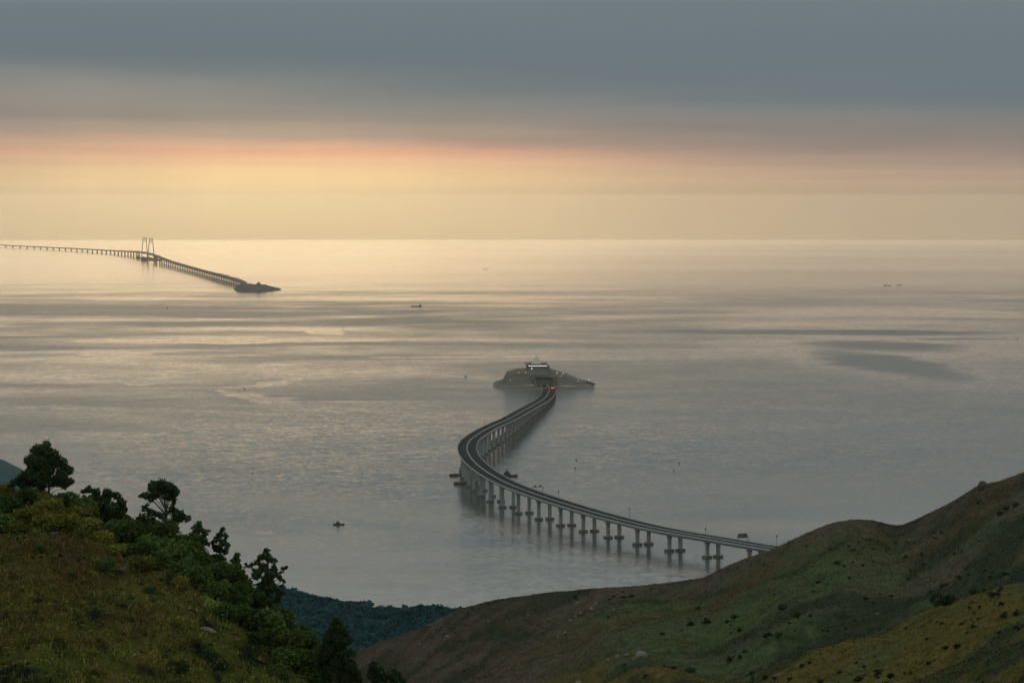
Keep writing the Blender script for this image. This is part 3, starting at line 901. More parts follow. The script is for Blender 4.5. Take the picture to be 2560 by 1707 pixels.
def far_bridge():
    pts = []
    for px in list(range(-160, 340, 20)) + list(range(340, 610, 6)) + [611, 616]:
        w, z = far_point(px); pts.append((w.x, w.y, z))
    q, R = spline(pts, 60.0)
    T, N = frames(R)
    w, z = far_point(369)
    base = Vector((w.x, w.y, w.z))
    root = tag(empty('cable_bridge', tuple(base)), 'far grey bridge on many piers carrying two twin-legged pylons, fading into haze', 'bridge')
    o = -np.array(base)
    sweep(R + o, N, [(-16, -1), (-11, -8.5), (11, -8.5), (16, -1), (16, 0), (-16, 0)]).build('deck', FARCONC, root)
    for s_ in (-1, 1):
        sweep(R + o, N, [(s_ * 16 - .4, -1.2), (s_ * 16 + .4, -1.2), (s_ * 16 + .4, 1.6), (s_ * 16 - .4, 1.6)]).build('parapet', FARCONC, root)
    zx = [45, 103, 160, 215, 270, 322, 374, 424, 472, 520, 567, 611, 653, 695, 735, 773, 809, 845, 879, 911, 940, 967, 993, 1017, 1040, 1062, 1083]
    xs = [-110, -90, -70, -50, -32, -14, -4] + [a / 3.178 for a in zx] + [345.0, 348.5]
    x = 394.0
    xs2 = []
    gapx = 6.08
    xs2 += [388.0, 391.5]
    while x < 606:
        x += gapx * (1.0 if x > 430 else .9); xs2.append(x)
    for px in xs + xs2:
        w, z = far_point(px)
        i = int(np.argmin((R[:, 0] - w.x) ** 2 + (R[:, 1] - w.y) ** 2))
        ang = math.atan2(T[i][1], T[i][0])
        h = z - 8.4 - w.z
        m = Matrix.Translation(Vector((w.x, w.y, w.z)) - base) @ Matrix.Rotation(ang, 4, 'Z')
        half = 5.5 if px < 340 else 4.4
        mb = MB()
        ring = lambda a, b, zz: [m @ Vector(v) for v in ((-a, -b, zz), (a, -b, zz), (a, b, zz), (-a, b, zz))]
        top_b = half * 1.5
        mb.loft([ring(3, half, 3), ring(3, half, h - 8), ring(3.4, top_b, h - .4)])
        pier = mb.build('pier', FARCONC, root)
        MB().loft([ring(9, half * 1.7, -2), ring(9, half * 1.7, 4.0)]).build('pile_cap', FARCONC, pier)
    # pylons: two leaning legs tied near the top by crossing beams
    for (bx0, bx1, tx0, tx1, ty, yb) in ((354.6, 368.3, 357.8, 365.0, 592.3, 648.6), (370.2, 384.6, 374.0, 381.3, 595.0, 654.2)):
        c = on_sea((bx0 + bx1) / 2, yb)
        P = lambda px, py: at_y(px, py, c.y) - base
        yd = float(np.interp((bx0 + bx1) / 2, [a for a, b in FD], [b for a, b in FD]))
        pyl = empty('pylon', tuple(P((bx0 + bx1) / 2, yb))); pyl.parent = root
        L = lambda px, py: P(px, py) - Vector(pyl.location)
        for b0, t0 in ((bx0, tx0), (bx1, tx1)):
            mid = b0 + (t0 - b0) * .62
            yk = yd + (ty - yd) * .62
            MB().tube([L(b0, yb + .4), L(b0, yd), L(mid, yk), L(t0, ty + 1), L(t0, ty)], [4.6, 3.6, 2.9, 2.9, 1.2], 6).build('leg', FARCONC, pyl)
        y1 = ty + 1.4; y2 = ty + 13.5; xm = (tx0 + tx1) / 2; ym = ty + 7.4
        cross = MB()
        for a in (tx0, tx1):
            cross.tube([L(a, y1), L(xm, ym - 1.4)], 2.0, 5)
            bx_ = a + (-.55 if a == tx0 else .55)
            cross.tube([L(xm, ym + 1.4), L(bx_, y2)], 2.0, 5)
        cross.tube([L(xm, ym - 1.6), L(xm, ym + 1.6)], 2.0, 5)
        cross.build('cross_brace', FARCONC, pyl)
        MB().tube([L(bx0, yd + 3.2), L(bx1, yd + 3.6)], 3.0, 5).build('crossbeam', FARCONC, pyl)
    # sign frames standing along the deck
    for k, (zx_, lab) in enumerate(((870, 'leftmost sign frame on the far bridge'), (965, 'second sign frame left of the far pylons'), (1045, 'third sign frame left of the far pylons'),
                                    (1090, 'sign frame just left of the far pylons'), (1255, 'sign frame just right of the far pylons'), (1420, 'left one of two close frames on the far bridge ramp'),
                                    (1470, 'right one of two close frames on the far bridge ramp'), (1755, 'left one of two close frames above the far island end'),
                                    (1797, 'right one of two close frames above the far island end'), (1885, 'sign frame nearest the farther island'))):
        px = zx_ / 3.178
        w, z = far_point(px)
        i = int(np.argmin((R[:, 0] - w.x) ** 2 + (R[:, 1] - w.y) ** 2))
        g = tag(empty('overhead_gantry', (R[i][0], R[i][1], R[i][2])), lab, 'gantry', 'gantries along the far bridge')
        for x_ in (-12, 12):
            MB().box(x_ - .5, x_ + .5, -.5, .5, 0, 7).build('post', STEEL, g)
        MB().box(-14, 14, -.7, .7, 7, 9).build('beam', STEEL, g)


far_bridge()


# ------------------------------------------------------------------ boats, barges and buoys
def hull(mb, L, B, H, bow=.28, sheer=.5, z0=-.6):
    """pointed hull along +x, open shape closed by its deck"""
    st = [(-.5, .72), (-.42, .95), (-.1, 1.0), (.5 - bow, .9), (.5 - bow * .45, .55), (.5, .04)]
    rings = []
    for s, w in st:
        x = s * L; k = max(0, s + .1) ** 2 * sheer * 4 * H * .5
        b = B / 2 * w
        rings.append([(x, -b, H + k), (x - .02 * L * (s > .3), -b * .8, z0), (x - .02 * L * (s > .3), b * .8, z0), (x, b, H + k)])
    mb.loft(rings)
    return mb


PALEHULL = material('haze_pale_hull', (0.62, 0.58, 0.52), 0.7, 0.3, vary=0.1, vscale=0.1)  # hull colour of the faint far ships, paled to stand in for haze


def boat(name, px, py, L, rz, label, cat, kind='work', group=None, DARK=DARK, STEEL=STEEL):
    p = on_sea(px, py)
    root = tag(empty(name, tuple(p), rz), label, cat, group)
    B = L * .27; H = L * .085
    if kind == 'work':
        hull(MB(), L, B, H).build('hull', DARK, root)
        c = MB().box(-.12 * L, .22 * L, -B * .32, B * .32, H, H + L * .13, tx=L * .012, ty=.2).build('cabin', DARK, root)
        MB().box(-.02 * L, .15 * L, -B * .26, B * .26, H + L * .13, H + L * .22, tx=L * .02, ty=.2).build('wheelhouse', STEEL, c)
        MB().tube([(.03 * L, 0, H + L * .22), (.03 * L, 0, H + L * .36)], [L * .008, L * .005], 5).build('mast', STEEL, root)
        MB().box(-.44 * L, -.40 * L, -B * .1, B * .1, H, H + L * .06).build('winch', STEEL, root)
    elif kind == 'cargo':
        hull(MB(), L, B * .62, H * .7, bow=.12, sheer=.25).build('hull', DARK, root)
        c = MB().box(-.47 * L, -.26 * L, -B * .27, B * .27, H * .7, H * .7 + L * .085, tx=L * .02, ty=.4).build('deckhouse', DARK, root)
        MB().box(-.42 * L, -.33 * L, -B * .2, B * .2, H * .7 + L * .085, H * .7 + L * .13, tx=.5, ty=.5).build('bridge', STEEL, c)
        MB().box(.40 * L, .46 * L, -B * .15, B * .15, H * .75, H * .75 + L * .035).build('forecastle', DARK, root)
    elif kind == 'barge':
        mb = MB(); mb.loft([[(-.5 * L, -B * .5, H), (-.47 * L, -B * .5, -.6), (.47 * L, -B * .5, -.6), (.5 * L, -B * .5, H)], [(-.5 * L, B * .5, H), (-.47 * L, B * .5, -.6), (.47 * L, B * .5, -.6), (.5 * L, B * .5, H)]])
        mb.build('hull', DARK, root)
        MB().box(-.46 * L, .1 * L, -B * .4, B * .4, H, H + L * .05).build('deck_cargo', RUST, root)
        MB().tube([(-.1 * L, 0, H + L * .05), (.48 * L, 0, H + L * .12)], L * .012, 5).build('boom', STEEL, root)
        MB().box(.3 * L, .36 * L, -B * .2, B * .2, H, H + L * .1).build('deckhouse', STEEL, root)
    return root


boat('work_boat', 846.5, 1311, 15.5, math.pi, 'small dark work boat with wheelhouse alone on open water, lower left of the viaduct', 'boat')
boat('work_barge', 1141, 1188.5, 23, 0.05, 'rusty barge with boom left of the viaduct bend', 'barge', 'barge')
boat('work_barge', 1155, 1209.5, 26, 0.1, 'long low barge moored at the foot of the bend piers', 'barge', 'barge')
boat('dredger', 1270, 1190.5, 30, math.pi * .98, 'dark ship half hidden behind the viaduct after the bend', 'ship')
boat('motor_boat', 1312.8, 908.0, 8.5, 0.0, 'small dark boat left of the terminal dome', 'boat')
boat('motor_boat', 1164.3, 942.0, 8.0, 0.0, 'small dark boat on the open water left of the nearer island', 'boat')
boat('cargo_ship', 1040.8, 766.2, 44, math.pi, 'dark cargo ship with its deckhouse at the right end, below the glow', 'ship', 'cargo')
boat('cargo_ship', 1214, 672.6, 30, 0.0, 'tiny far ship on the brightest stretch of water', 'ship', 'cargo')
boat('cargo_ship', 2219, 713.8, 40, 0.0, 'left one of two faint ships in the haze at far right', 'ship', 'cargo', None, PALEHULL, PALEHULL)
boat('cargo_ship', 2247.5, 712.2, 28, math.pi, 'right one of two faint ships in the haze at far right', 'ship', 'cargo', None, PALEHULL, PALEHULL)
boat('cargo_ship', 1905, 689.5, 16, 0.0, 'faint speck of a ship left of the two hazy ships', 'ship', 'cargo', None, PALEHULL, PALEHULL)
boat('cargo_ship', 359, 645.3, 120, 0.0, 'long low ship under the left far pylon', 'ship', 'cargo')
boat('cargo_ship', 372.5, 646.9, 150, math.pi, 'ship passing between the two far pylons', 'ship', 'cargo')
boat('cargo_ship', 379, 651.4, 170, 0.0, 'ship under the right far pylon', 'ship', 'cargo')
boat('motor_boat', 1436.5, 1311.5, 5.0, 0.3, 'tiny boat beside a pier of the lower viaduct', 'boat')

BUOYS = [(384, 708, 4.5, 'dark buoy below the far pylons'), (188, 684, 2.6, 'tiny buoy far left below the far bridge'), (582, 791, 3.0, 'buoy among the bright slicks below the farther island'),
         (562, 894, 3.0, 'buoy on the pale slick left of the nearer island'), (580.5, 1086, 2.4, 'upper one of two buoys right of the umbrella tree'), (572.5, 1108, 1.8, 'lower one of two buoys right of the umbrella tree'),
         (832.5, 1086, 2.0, 'upper one of two buoys left of the viaduct bend'), (826.5, 1108, 2.0, 'lower one of two buoys left of the viaduct bend'),
         (1323.5, 1057, 2.8, 'upper one of two stacked buoys right of the bend'), (1321, 1075.5, 2.8, 'lower one of two stacked buoys right of the bend'),
         (1560, 1064, 2.8, 'dark buoy on the open water far right of the bend'), (1548, 1082.5, 2.6, 'dark buoy just below left of another, far right of bend'),
         (1598, 777, 2.2, 'tiny buoy beside the dark slick on the right'), (1644, 800, 2.4, 'tiny buoy below the dark slick on the right'),
         (1047, 799, 2.6, 'tiny buoy straight below the dark cargo ship'), (789, 753, 2.6, 'tiny buoy left below the dark cargo ship'),
         (881.5, 736, 2.6, 'tiny buoy left of the dark cargo ship, lower of two'), (888, 705, 2.6, 'tiny buoy level with the dark cargo ship at its left'),
         (450, 720, 2.2, 'tiny buoy left below the farther island'), (1952, 924, 2.4, 'single buoy on empty grey water at right'),
         (2337, 778, 3.0, 'buoy at the right edge of the sea'), (758, 1206, 1.5, 'small buoy just left of the small work boat')]
for dx_, dy_, hgt, lab in BUOYS:
    p = on_sea(dx_ * K, dy_ * K)
    s = .72 * hgt * (p.y / 6000.0) ** .55
    root = tag(empty('channel_buoy', tuple(p)), lab, 'buoy', 'buoys dotted over the sea')
    MB().lathe([(s * .5, -.4), (s * .55, s * .25), (s * .42, s * .36)], 8).build('float', DARK, root)
    MB().lathe([(s * .3, s * .36), (s * .13, s * 1.0)], 6).build('tower', DARK, root)
    MB().lathe([(s * .22, s * 1.0), (s * .26, s * 1.2), (s * .1, s * 1.5)], 6).build('top_mark', STEEL, root)

# ------------------------------------------------------------------ hills
RNG = np.random.default_rng(11)


def foliage_mat(name, base, trans=0.25, rough=0.7):
    """leaves: base colour varied leaf by leaf through the mesh's tint attribute"""
    m = bpy.data.materials.new(name)
    m.use_nodes = True
    t = NT(m.node_tree); t.n.clear()
    out = t.node('ShaderNodeOutputMaterial')
    at = t.node('ShaderNodeAttribute'); at.attribute_name = 'tint'
    k = t.maprange(at.outputs['Fac'], 0.0, 1.0, 0.55, 1.5)
    hue = t.node('ShaderNodeObjectInfo').outputs['Random']
    warm = t.mix(t.math('MULTIPLY', hue, 0.45), (*base, 1), (base[0] * 1.5, base[1] * 1.12, base[2] * .7, 1))
    k = t.math('MULTIPLY', k, t.maprange(t.math('FRACT', t.math('MULTIPLY', hue, 7.3)), 0.0, 1.0, 0.6, 1.45))
    c = t.mix(1.0, warm, t.comb(k, k, k), 'MULTIPLY')
    d = t.node('ShaderNodeBsdfDiffuse'); t.l.new(c, d.inputs['Color'])
    tr = t.node('ShaderNodeBsdfTranslucent'); t.l.new(c, tr.inputs['Color'])
    mx = t.node('ShaderNodeMixShader'); mx.inputs[0].default_value = trans
    t.l.new(d.outputs[0], mx.inputs[1]); t.l.new(tr.outputs[0], mx.inputs[2])
    t.l.new(mx.outputs[0], out.inputs['Surface'])
    return m


def veg_mat(name, trans=0.2, fine=0.6):
    """ground plants coloured by the kind of plant that grows there (veg attribute)"""
    m = bpy.data.materials.new(name)
    m.use_nodes = True
    t = NT(m.node_tree); t.n.clear()
    out = t.node('ShaderNodeOutputMaterial')
    at = t.node('ShaderNodeAttribute'); at.attribute_name = 'veg'
    pos_ = t.node('ShaderNodeTexCoord').outputs['Object']
    n = t.noise(pos_, fine, 5.0, 0.65)
    k = t.maprange(n, 0.3, 0.7, 0.6, 1.4)
    c = t.mix(1.0, at.outputs['Color'], t.comb(k, k, k), 'MULTIPLY')
    d = t.node('ShaderNodeBsdfDiffuse'); t.l.new(c, d.inputs['Color'])
    if trans:
        tr = t.node('ShaderNodeBsdfTranslucent'); t.l.new(c, tr.inputs['Color'])
        mx = t.node('ShaderNodeMixShader'); mx.inputs[0].default_value = trans
        t.l.new(d.outputs[0], mx.inputs[1]); t.l.new(tr.outputs[0], mx.inputs[2])
        t.l.new(mx.outputs[0], out.inputs['Surface'])
    else:
        bm_ = t.node('ShaderNodeBump'); bm_.inputs['Strength'].default_value = 0.4; bm_.inputs['Distance'].default_value = 1.0
        t.l.new(t.noise(pos_, fine * .7, 6.0, 0.7), bm_.inputs['Height'])
        t.l.new(bm_.outputs[0], d.inputs['Normal'])
        t.l.new(d.outputs[0], out.inputs['Surface'])
    return m


def add_color(me, name, cols):
    a = me.attributes.new(name, 'FLOAT_COLOR', 'POINT')
    c = np.ones((len(me.vertices), 4), np.float32); c[:, :3] = cols
    a.data.foreach_set('color', c.ravel())


def smooth1(a, n, axis):
    for _ in range(n):
        b = a.copy()
        s0 = [slice(None)] * a.ndim; s1 = list(s0); s2 = list(s0)
        s0[axis] = slice(None, -2); s1[axis] = slice(1, -1); s2[axis] = slice(2, None)
        b[tuple(s1)] = .25 * a[tuple(s0)] + .5 * a[tuple(s1)] + .25 * a[tuple(s2)]
        a = b
    return a


class Hill:
    """terrain given by how its crest lines run, on a fan of bearings; x, y, z arrays are (bearing, distance)"""
    def __init__(s, px, X, Y, Z):
        s.px, s.X, s.Y, s.Z = px, X, Y, Z
    def at(s, c, r):
        """points for fractional bearing index c and distance index r"""
        c = np.clip(c, 0, s.X.shape[0] - 1.001); r = np.clip(r, 0, s.X.shape[1] - 1.001)
        i, j = c.astype(int), r.astype(int); u, v = c - i, r - j
        def bl(A): return (A[i, j] * (1 - u) + A[i + 1, j] * u) * (1 - v) + (A[i, j + 1] * (1 - u) + A[i + 1, j + 1] * u) * v
        return np.stack([bl(s.X), bl(s.Y), bl(s.Z)], -1)
    def points(s):
        return np.stack([s.X, s.Y, s.Z], -1)


def bearing(px):
    x, y, z = ray(px * K, CY)
    return x / y


def row_depr(y):
    """fall per metre of distance seen at display row y"""
    yy = np.asarray(y, float) * K
    b = -(yy - CY) / FPX
    return -(-sp + cp * b) / (cp + sp * b)


BROWN = np.array((0.041, 0.036, 0.028)); GREEN = np.array((0.030, 0.050, 0.024)); OLIVE = np.array((0.048, 0.045, 0.015))
DARKG = np.array((0.013, 0.021, 0.014)); STRAW = np.array((0.125, 0.105, 0.038)); RUSTY = np.array((0.042, 0.034, 0.020))


def mixc(a, b, f):
    f = np.clip(f, 0, 1)[..., None]
    return a * (1 - f) + b * f


# ---- right hill
def right_hill():
    px = np.arange(560, 3801, 8.0)
    ridge = np.array([(560, 1640), (700, 1560), (830, 1490), (900, 1465), (1000, 1425), (1060, 1395), (1130, 1378), (1230, 1364), (1350, 1352), (1450, 1345), (1560, 1335), (1620, 1325), (1690, 1290), (1780, 1260), (1830, 1235),
                      (1880, 1212), (1920, 1199), (1960, 1192), (2000, 1193), (2035, 1201), (2065, 1207), (2095, 1198), (2130, 1181), (2180, 1157), (2220, 1132), (2250, 1114), (2300, 1103), (2352, 1084), (2500, 1040), (2800, 970), (3000, 930), (3800, 800)])
    Rr = np.array([(560, 1750), (830, 1600), (1060, 1500), (1350, 1390), (1620, 1290), (1780, 1230), (1960, 1200), (2060, 1215), (2250, 1150), (2352, 1130), (2600, 1100), (3000, 1080)])
    yA = np.array([(560, 1800), (1000, 1640), (1180, 1578), (1290, 1552), (1400, 1514), (1480, 1509), (1560, 1530), (1650, 1553), (1750, 1536), (1840, 1505), (1960, 1466), (2110, 1416), (2250, 1385), (2352, 1358), (2600, 1290), (3000, 1190), (3800, 1020)])
    yB = np.array([(560, 1980), (1600, 1760), (1900, 1640), (2040, 1564), (2160, 1517), (2250, 1480), (2352, 1438), (2600, 1345), (3000, 1230), (3800, 1060)])
    f = lambda T: np.interp(px, T[:, 0], T[:, 1])
    yr, R, ya, yb = smooth1(f(ridge), 1, 0), smooth1(f(Rr), 6, 0), smooth1(f(yA), 6, 0), smooth1(f(yB), 6, 0)
    ya = np.maximum(ya, yr + 50); yb = np.maximum(yb, ya + 40)
    st = np.array([.16, .36, .5, .60, .64, .67, .72, .76, .79, .86, .93, 1.0])
    ys = np.stack([yb + 2600, yb + 620, yb + 160, yb + 26, yb, yb + 12, (ya + np.minimum(yb, ya + 60)) / 2 + 8, ya, ya + 9, ya - .16 * (ya - yr), ya - .58 * (ya - yr), yr], 1)
    t = np.concatenate([np.linspace(.16, .355, 14), np.linspace(.36, 1.0, 130), np.linspace(1.006, 1.9, 50)])
    Y_ = np.zeros((len(px), len(t)))
    for i in range(len(px)):
        Y_[i] = np.interp(t, st, ys[i])
    Y_[:, 1:143] = smooth1(Y_, 3, 1)[:, 1:143]
    r = R[:, None] * t[None]
    Z = CAMZ - row_depr(Y_) * r
    zr = Z[:, 143]
    d = np.maximum(r - R[:, None], 0)
    Z = np.where(d > 0, zr[:, None] - .16 * d - .0011 * d * d * (d < 300) - (d >= 300) * (.0011 * 90000 + .5 * (d - 300)), Z)
    X = r * np.array([bearing(p) for p in px])[:, None]
    fade = np.clip(np.abs(t - 1.0) / .12, 0.0, 1)[None]
    gul = np.abs(fbm((X + .35 * r) / 75, (r - .2 * X) / 150, 14)) * 2
    Z = Z + fade * (8.0 * np.minimum(gul, .8) - 3) + fade * 9.0 * fbm(X / 95, r / 95, 2) + (0.3 + .7 * fade) * 1.6 * fbm(X / 16, r / 16, 9)
    Z = np.maximum(Z, sea_z(X, r) - 4)
    H = Hill(px, X, r, Z)
    def veg(P, tt, pxx):
        n1 = fbm(P[..., 0] / 70, P[..., 1] / 70, 21); n2 = fbm(P[..., 0] / 22, P[..., 1] / 22, 22); n3 = fbm(P[..., 0] / 140, P[..., 1] / 140, 23)
        c = np.broadcast_to(BROWN, P.shape).copy()
        g = np.abs(fbm((P[..., 0] + .35 * P[..., 1]) / 75, (P[..., 1] - .2 * P[..., 0]) / 150, 14)) * 2
        n4 = fbm(P[..., 0] / 8, P[..., 1] / 8, 24)
        low = np.clip((1.0 - tt) / .06, 0, 1) * np.clip((pxx - 1200) / 340, 0, 1)
        c = mixc(c, GREEN, low * np.clip(.85 + 1.5 * n1 + .8 * n2, 0, 1))
        c = mixc(c, np.array((0.036, 0.046, 0.019)), low * np.clip((n1 + n4 * .6 - .08) * 4, 0, .8))
        c = mixc(c, DARKG, np.clip((.16 - g + .12 * n4) * 6, 0, .85))
        c = mixc(c, DARKG, np.clip((n4 + .5 * n2 - .24) * 5, 0, .6))
        c = mixc(c, RUSTY, np.clip((n2 - .12) * 3, 0, .7))
        c = mixc(c, DARKG, np.clip((n3 * .7 + n2 * .8 - .2) * 4, 0, .75))
        spur = np.clip((.80 - tt) / .03, 0, 1) * np.clip((pxx - 1120) / 260, 0, 1)
        c = mixc(c, OLIVE, spur * np.clip(.52 + 1.7 * n2 + 1.5 * n1 + .5 * n4, 0, 1))
        c = mixc(c, DARKG, spur * np.clip((n1 - n2 * .8 - .14) * 4, 0, .7))
        return c
    H.veg = veg; H.t = t; H.R = R
    me = grid_mesh('right_hill', H.points()[:, ::-1], veg_mat('hill_turf', 0, 0.25))
    TT = np.broadcast_to(t, X.shape); PX = np.broadcast_to(px[:, None], X.shape)
    add_color(me, 'veg', veg(H.points(), TT, PX)[:, ::-1].reshape(-1, 3))
    tag(link('hill', me), 'brown and green hill falling towards the sea on the right', kind='structure')
    H.bvh = bvh_of(me)
    return H


RH = right_hill()


# ---- left hill, close by
def left_hill():
    px = np.arange(-2500, 1301, 6.0)
    ground = np.array([(-2500, 800), (-1500, 930), (-700, 1040), (-300, 1090), (-100, 1118), (0, 1128), (100, 1130), (200, 1188), (300, 1222), (400, 1248), (480, 1300), (550, 1345), (640, 1425), (700, 1480), (760, 1560), (830, 1630), (900, 1690), (1000, 1790), (1300, 2050)])
    Rr = np.array([(-2500, 420), (-700, 330), (0, 298), (400, 288), (700, 276), (1300, 262)])
    f = lambda T: np.interp(px, T[:, 0], T[:, 1])
    yr, R = smooth1(f(ground), 4, 0), f(Rr)
    s = np.concatenate([np.linspace(-190, 0, 120), np.linspace(1.5, 60, 30), np.linspace(66, 900, 40)])
    r = R[:, None] + s[None]
    zr = CAMZ - row_depr(yr) * R
    near = np.maximum(-s, 0)[None]
    far = np.maximum(s, 0)[None]
    Z = zr[:, None] - .10 * near - .0009 * near ** 2 - .22 * far - np.minimum(.004 * far ** 2, .45 * far)
    X = r * np.array([bearing(p) for p in px])[:, None]
    Z = Z + .55 * fbm(X / 9, r / 9, 31) + .25 * fbm(X / 2.5, r / 2.5, 32) + np.clip(near / 40, 0, 1) * 1.5 * fbm(X / 26, r / 26, 33)
    Z = np.maximum(Z, sea_z(X, r) - 4)
    H = Hill(px, X, r, Z)
    def veg(P):
        n1 = fbm(P[..., 0] / 7, P[..., 1] / 9, 41); n2 = fbm(P[..., 0] / 1.8, P[..., 1] / 2.4, 42); n3 = fbm(P[..., 0] / .5, P[..., 1] / .7, 43)
        c = np.broadcast_to(np.array((0.080, 0.070, 0.022)), P.shape).copy()
        c = mixc(c, np.array((0.084, 0.106, 0.023)), .55 + 1.4 * n1 + .6 * n2)
        c = mixc(c, STRAW, (n2 + .5 * n3 - .22) * 2.5)
        c = mixc(c, DARKG, (n1 * .5 - n2 * .9 - .18) * 3.5)
        c = mixc(c, RUSTY * 1.5, (-n1 - .2 + .4 * n3) * 1.5)
        return c
    H.veg = veg; H.s = s
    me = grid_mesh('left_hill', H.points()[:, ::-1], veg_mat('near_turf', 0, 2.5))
    add_color(me, 'veg', veg(H.points())[:, ::-1].reshape(-1, 3) * .4)  # ground darkened under the grass: shade between tufts painted into its colour
    tag(link('hill', me), 'near grassy hillside rising at lower left', kind='structure')
    H.bvh = bvh_of(me)
    return H


LH = left_hill()


# ---- wooded ridge beyond, and the far dome at the left edge
def back_hill(ridge, Rr, px, name, mat, rough, label, depth=700):
    f = lambda T: np.interp(px, T[:, 0], T[:, 1])
    yr, R = smooth1(f(np.array(ridge, float)), 2, 0), f(np.array(Rr, float))
    s = np.concatenate([np.linspace(-depth, 0, 70), np.linspace(8, 500, 40)])
    r = R[:, None] + s[None]
    zr = CAMZ - row_depr(yr) * R
    near = np.maximum(-s, 0)[None]; far = np.maximum(s, 0)[None]
    Z = zr[:, None] - .06 * near - .00016 * near ** 2 - .2 * far - .0009 * far ** 2
    X = r * np.array([bearing(p) for p in px])[:, None]
    Z = Z + np.clip(near / 80, 0, 1) * 14 * fbm(X / 160, r / 160, 51) + rough * fbm(X / 14, r / 14, 52)
    Z = np.maximum(Z, sea_z(X, r) - 4)
    H = Hill(px, X, r, Z)
    me = grid_mesh(name, H.points()[:, ::-1], mat)
    tag(link('hill', me), label, kind='structure')
    H.bvh = bvh_of(me)
    return H


WOODM = material('wooded_ground', (0.010, 0.038, 0.046), 0.95, 0.1, vary=0.35, vscale=0.03)  # blue of the distant air mixed into the ground colour
FH = back_hill([(-300, 1900), (0, 1640), (300, 1500), (480, 1420), (560, 1370), (610, 1352), (650, 1352), (700, 1372), (760, 1384), (800, 1393), (850, 1396), (900, 1401), (1000, 1401), (1055, 1408), (1120, 1425), (1250, 1480)],
               [(-300, 2500), (480, 2500), (1250, 2350)], np.arange(-304, 1251, 8.0), 'wooded_ridge', WOODM, 2.5, 'blue green wooded ridge down by the water between the two near hills')
DH = back_hill([(-400, 1010), (-150, 1036), (-60, 1044), (0, 1054), (30, 1064), (60, 1084), (90, 1112), (140, 1160), (260, 1300), (400, 1480), (560, 1760), (720, 2060)], [(-400, 2300), (260, 2200), (720, 2150)], np.arange(-400, 721, 8.0),
               'far_dome', WOODM, 1.2, 'smooth blue green hilltop at the left edge behind the trees')


# ------------------------------------------------------------------ plants
def leaf_quads(C, size, rng, flat=0.0, aspect=0.6):
    """one leaf (a kite of four corners) at every point of C"""
    n = len(C)
    a = rng.normal(size=(n, 3)); a[:, 2] *= (1 - flat); a /= np.linalg.norm(a, axis=1)[:, None] + 1e-9
    b = rng.normal(size=(n, 3)); b -= (b * a).sum(1)[:, None] * a; b /= np.linalg.norm(b, axis=1)[:, None] + 1e-9
    s = (size * rng.uniform(.6, 1.35, n))[:, None]
    V = np.stack([C - a * s, C + b * s * aspect - a * s * .1, C + a * s, C - b * s * aspect - a * s * .1], 1).reshape(-1, 3)
    return V, np.arange(4 * n).reshape(n, 4)


def blob_leaves(blobs, per, size, rng, shell=0.55, flatten=0.85):
    """leaves spread through several leaf clumps"""
    out = []; tint = []
    for bx, by, bz, br in blobs:
        n = max(8, int(per * br * br))
        d = rng.normal(size=(n, 3)); d /= np.linalg.norm(d, axis=1)[:, None]
        rad = br * (shell + (1 - shell) * rng.random(n) ** .6) * (1 + .18 * rng.normal(size=n))
        p = d * rad[:, None]; p[:, 2] *= flatten
        out.append(p + np.array((bx, by, bz)))
        tint.append(np.clip(.5 + .28 * rng.normal(size=n), 0, 1))
    return np.vstack(out), np.concatenate(tint)


def crown_mesh(name, blobs, per, size, rng, mat, **kw):
    C, tn = blob_leaves(blobs, per, size, rng, **kw)
    V, Q = leaf_quads(C, size, rng)
    return raw_mesh(name, V, Q, mat, False, {'tint': np.repeat(tn, 4)})


BARK = material('bark', (0.035, 0.03, 0.025), 0.9, 0.2, vary=0.2, vscale=1.5)
M_TREE = foliage_mat('dark_leaves', (0.024, 0.046, 0.022))
M_BUSH = foliage_mat('bush_leaves', (0.034, 0.062, 0.020))
M_PALE = foliage_mat('pale_leaves', (0.075, 0.125, 0.030))
M_OLIVE = foliage_mat('olive_leaves', (0.082, 0.095, 0.024))
M_FAR = foliage_mat('far_bush_leaves', (0.016, 0.031, 0.016))
M_WOOD = foliage_mat('wood_leaves', (0.014, 0.054, 0.068))  # leaf colour carries the blue haze of distance


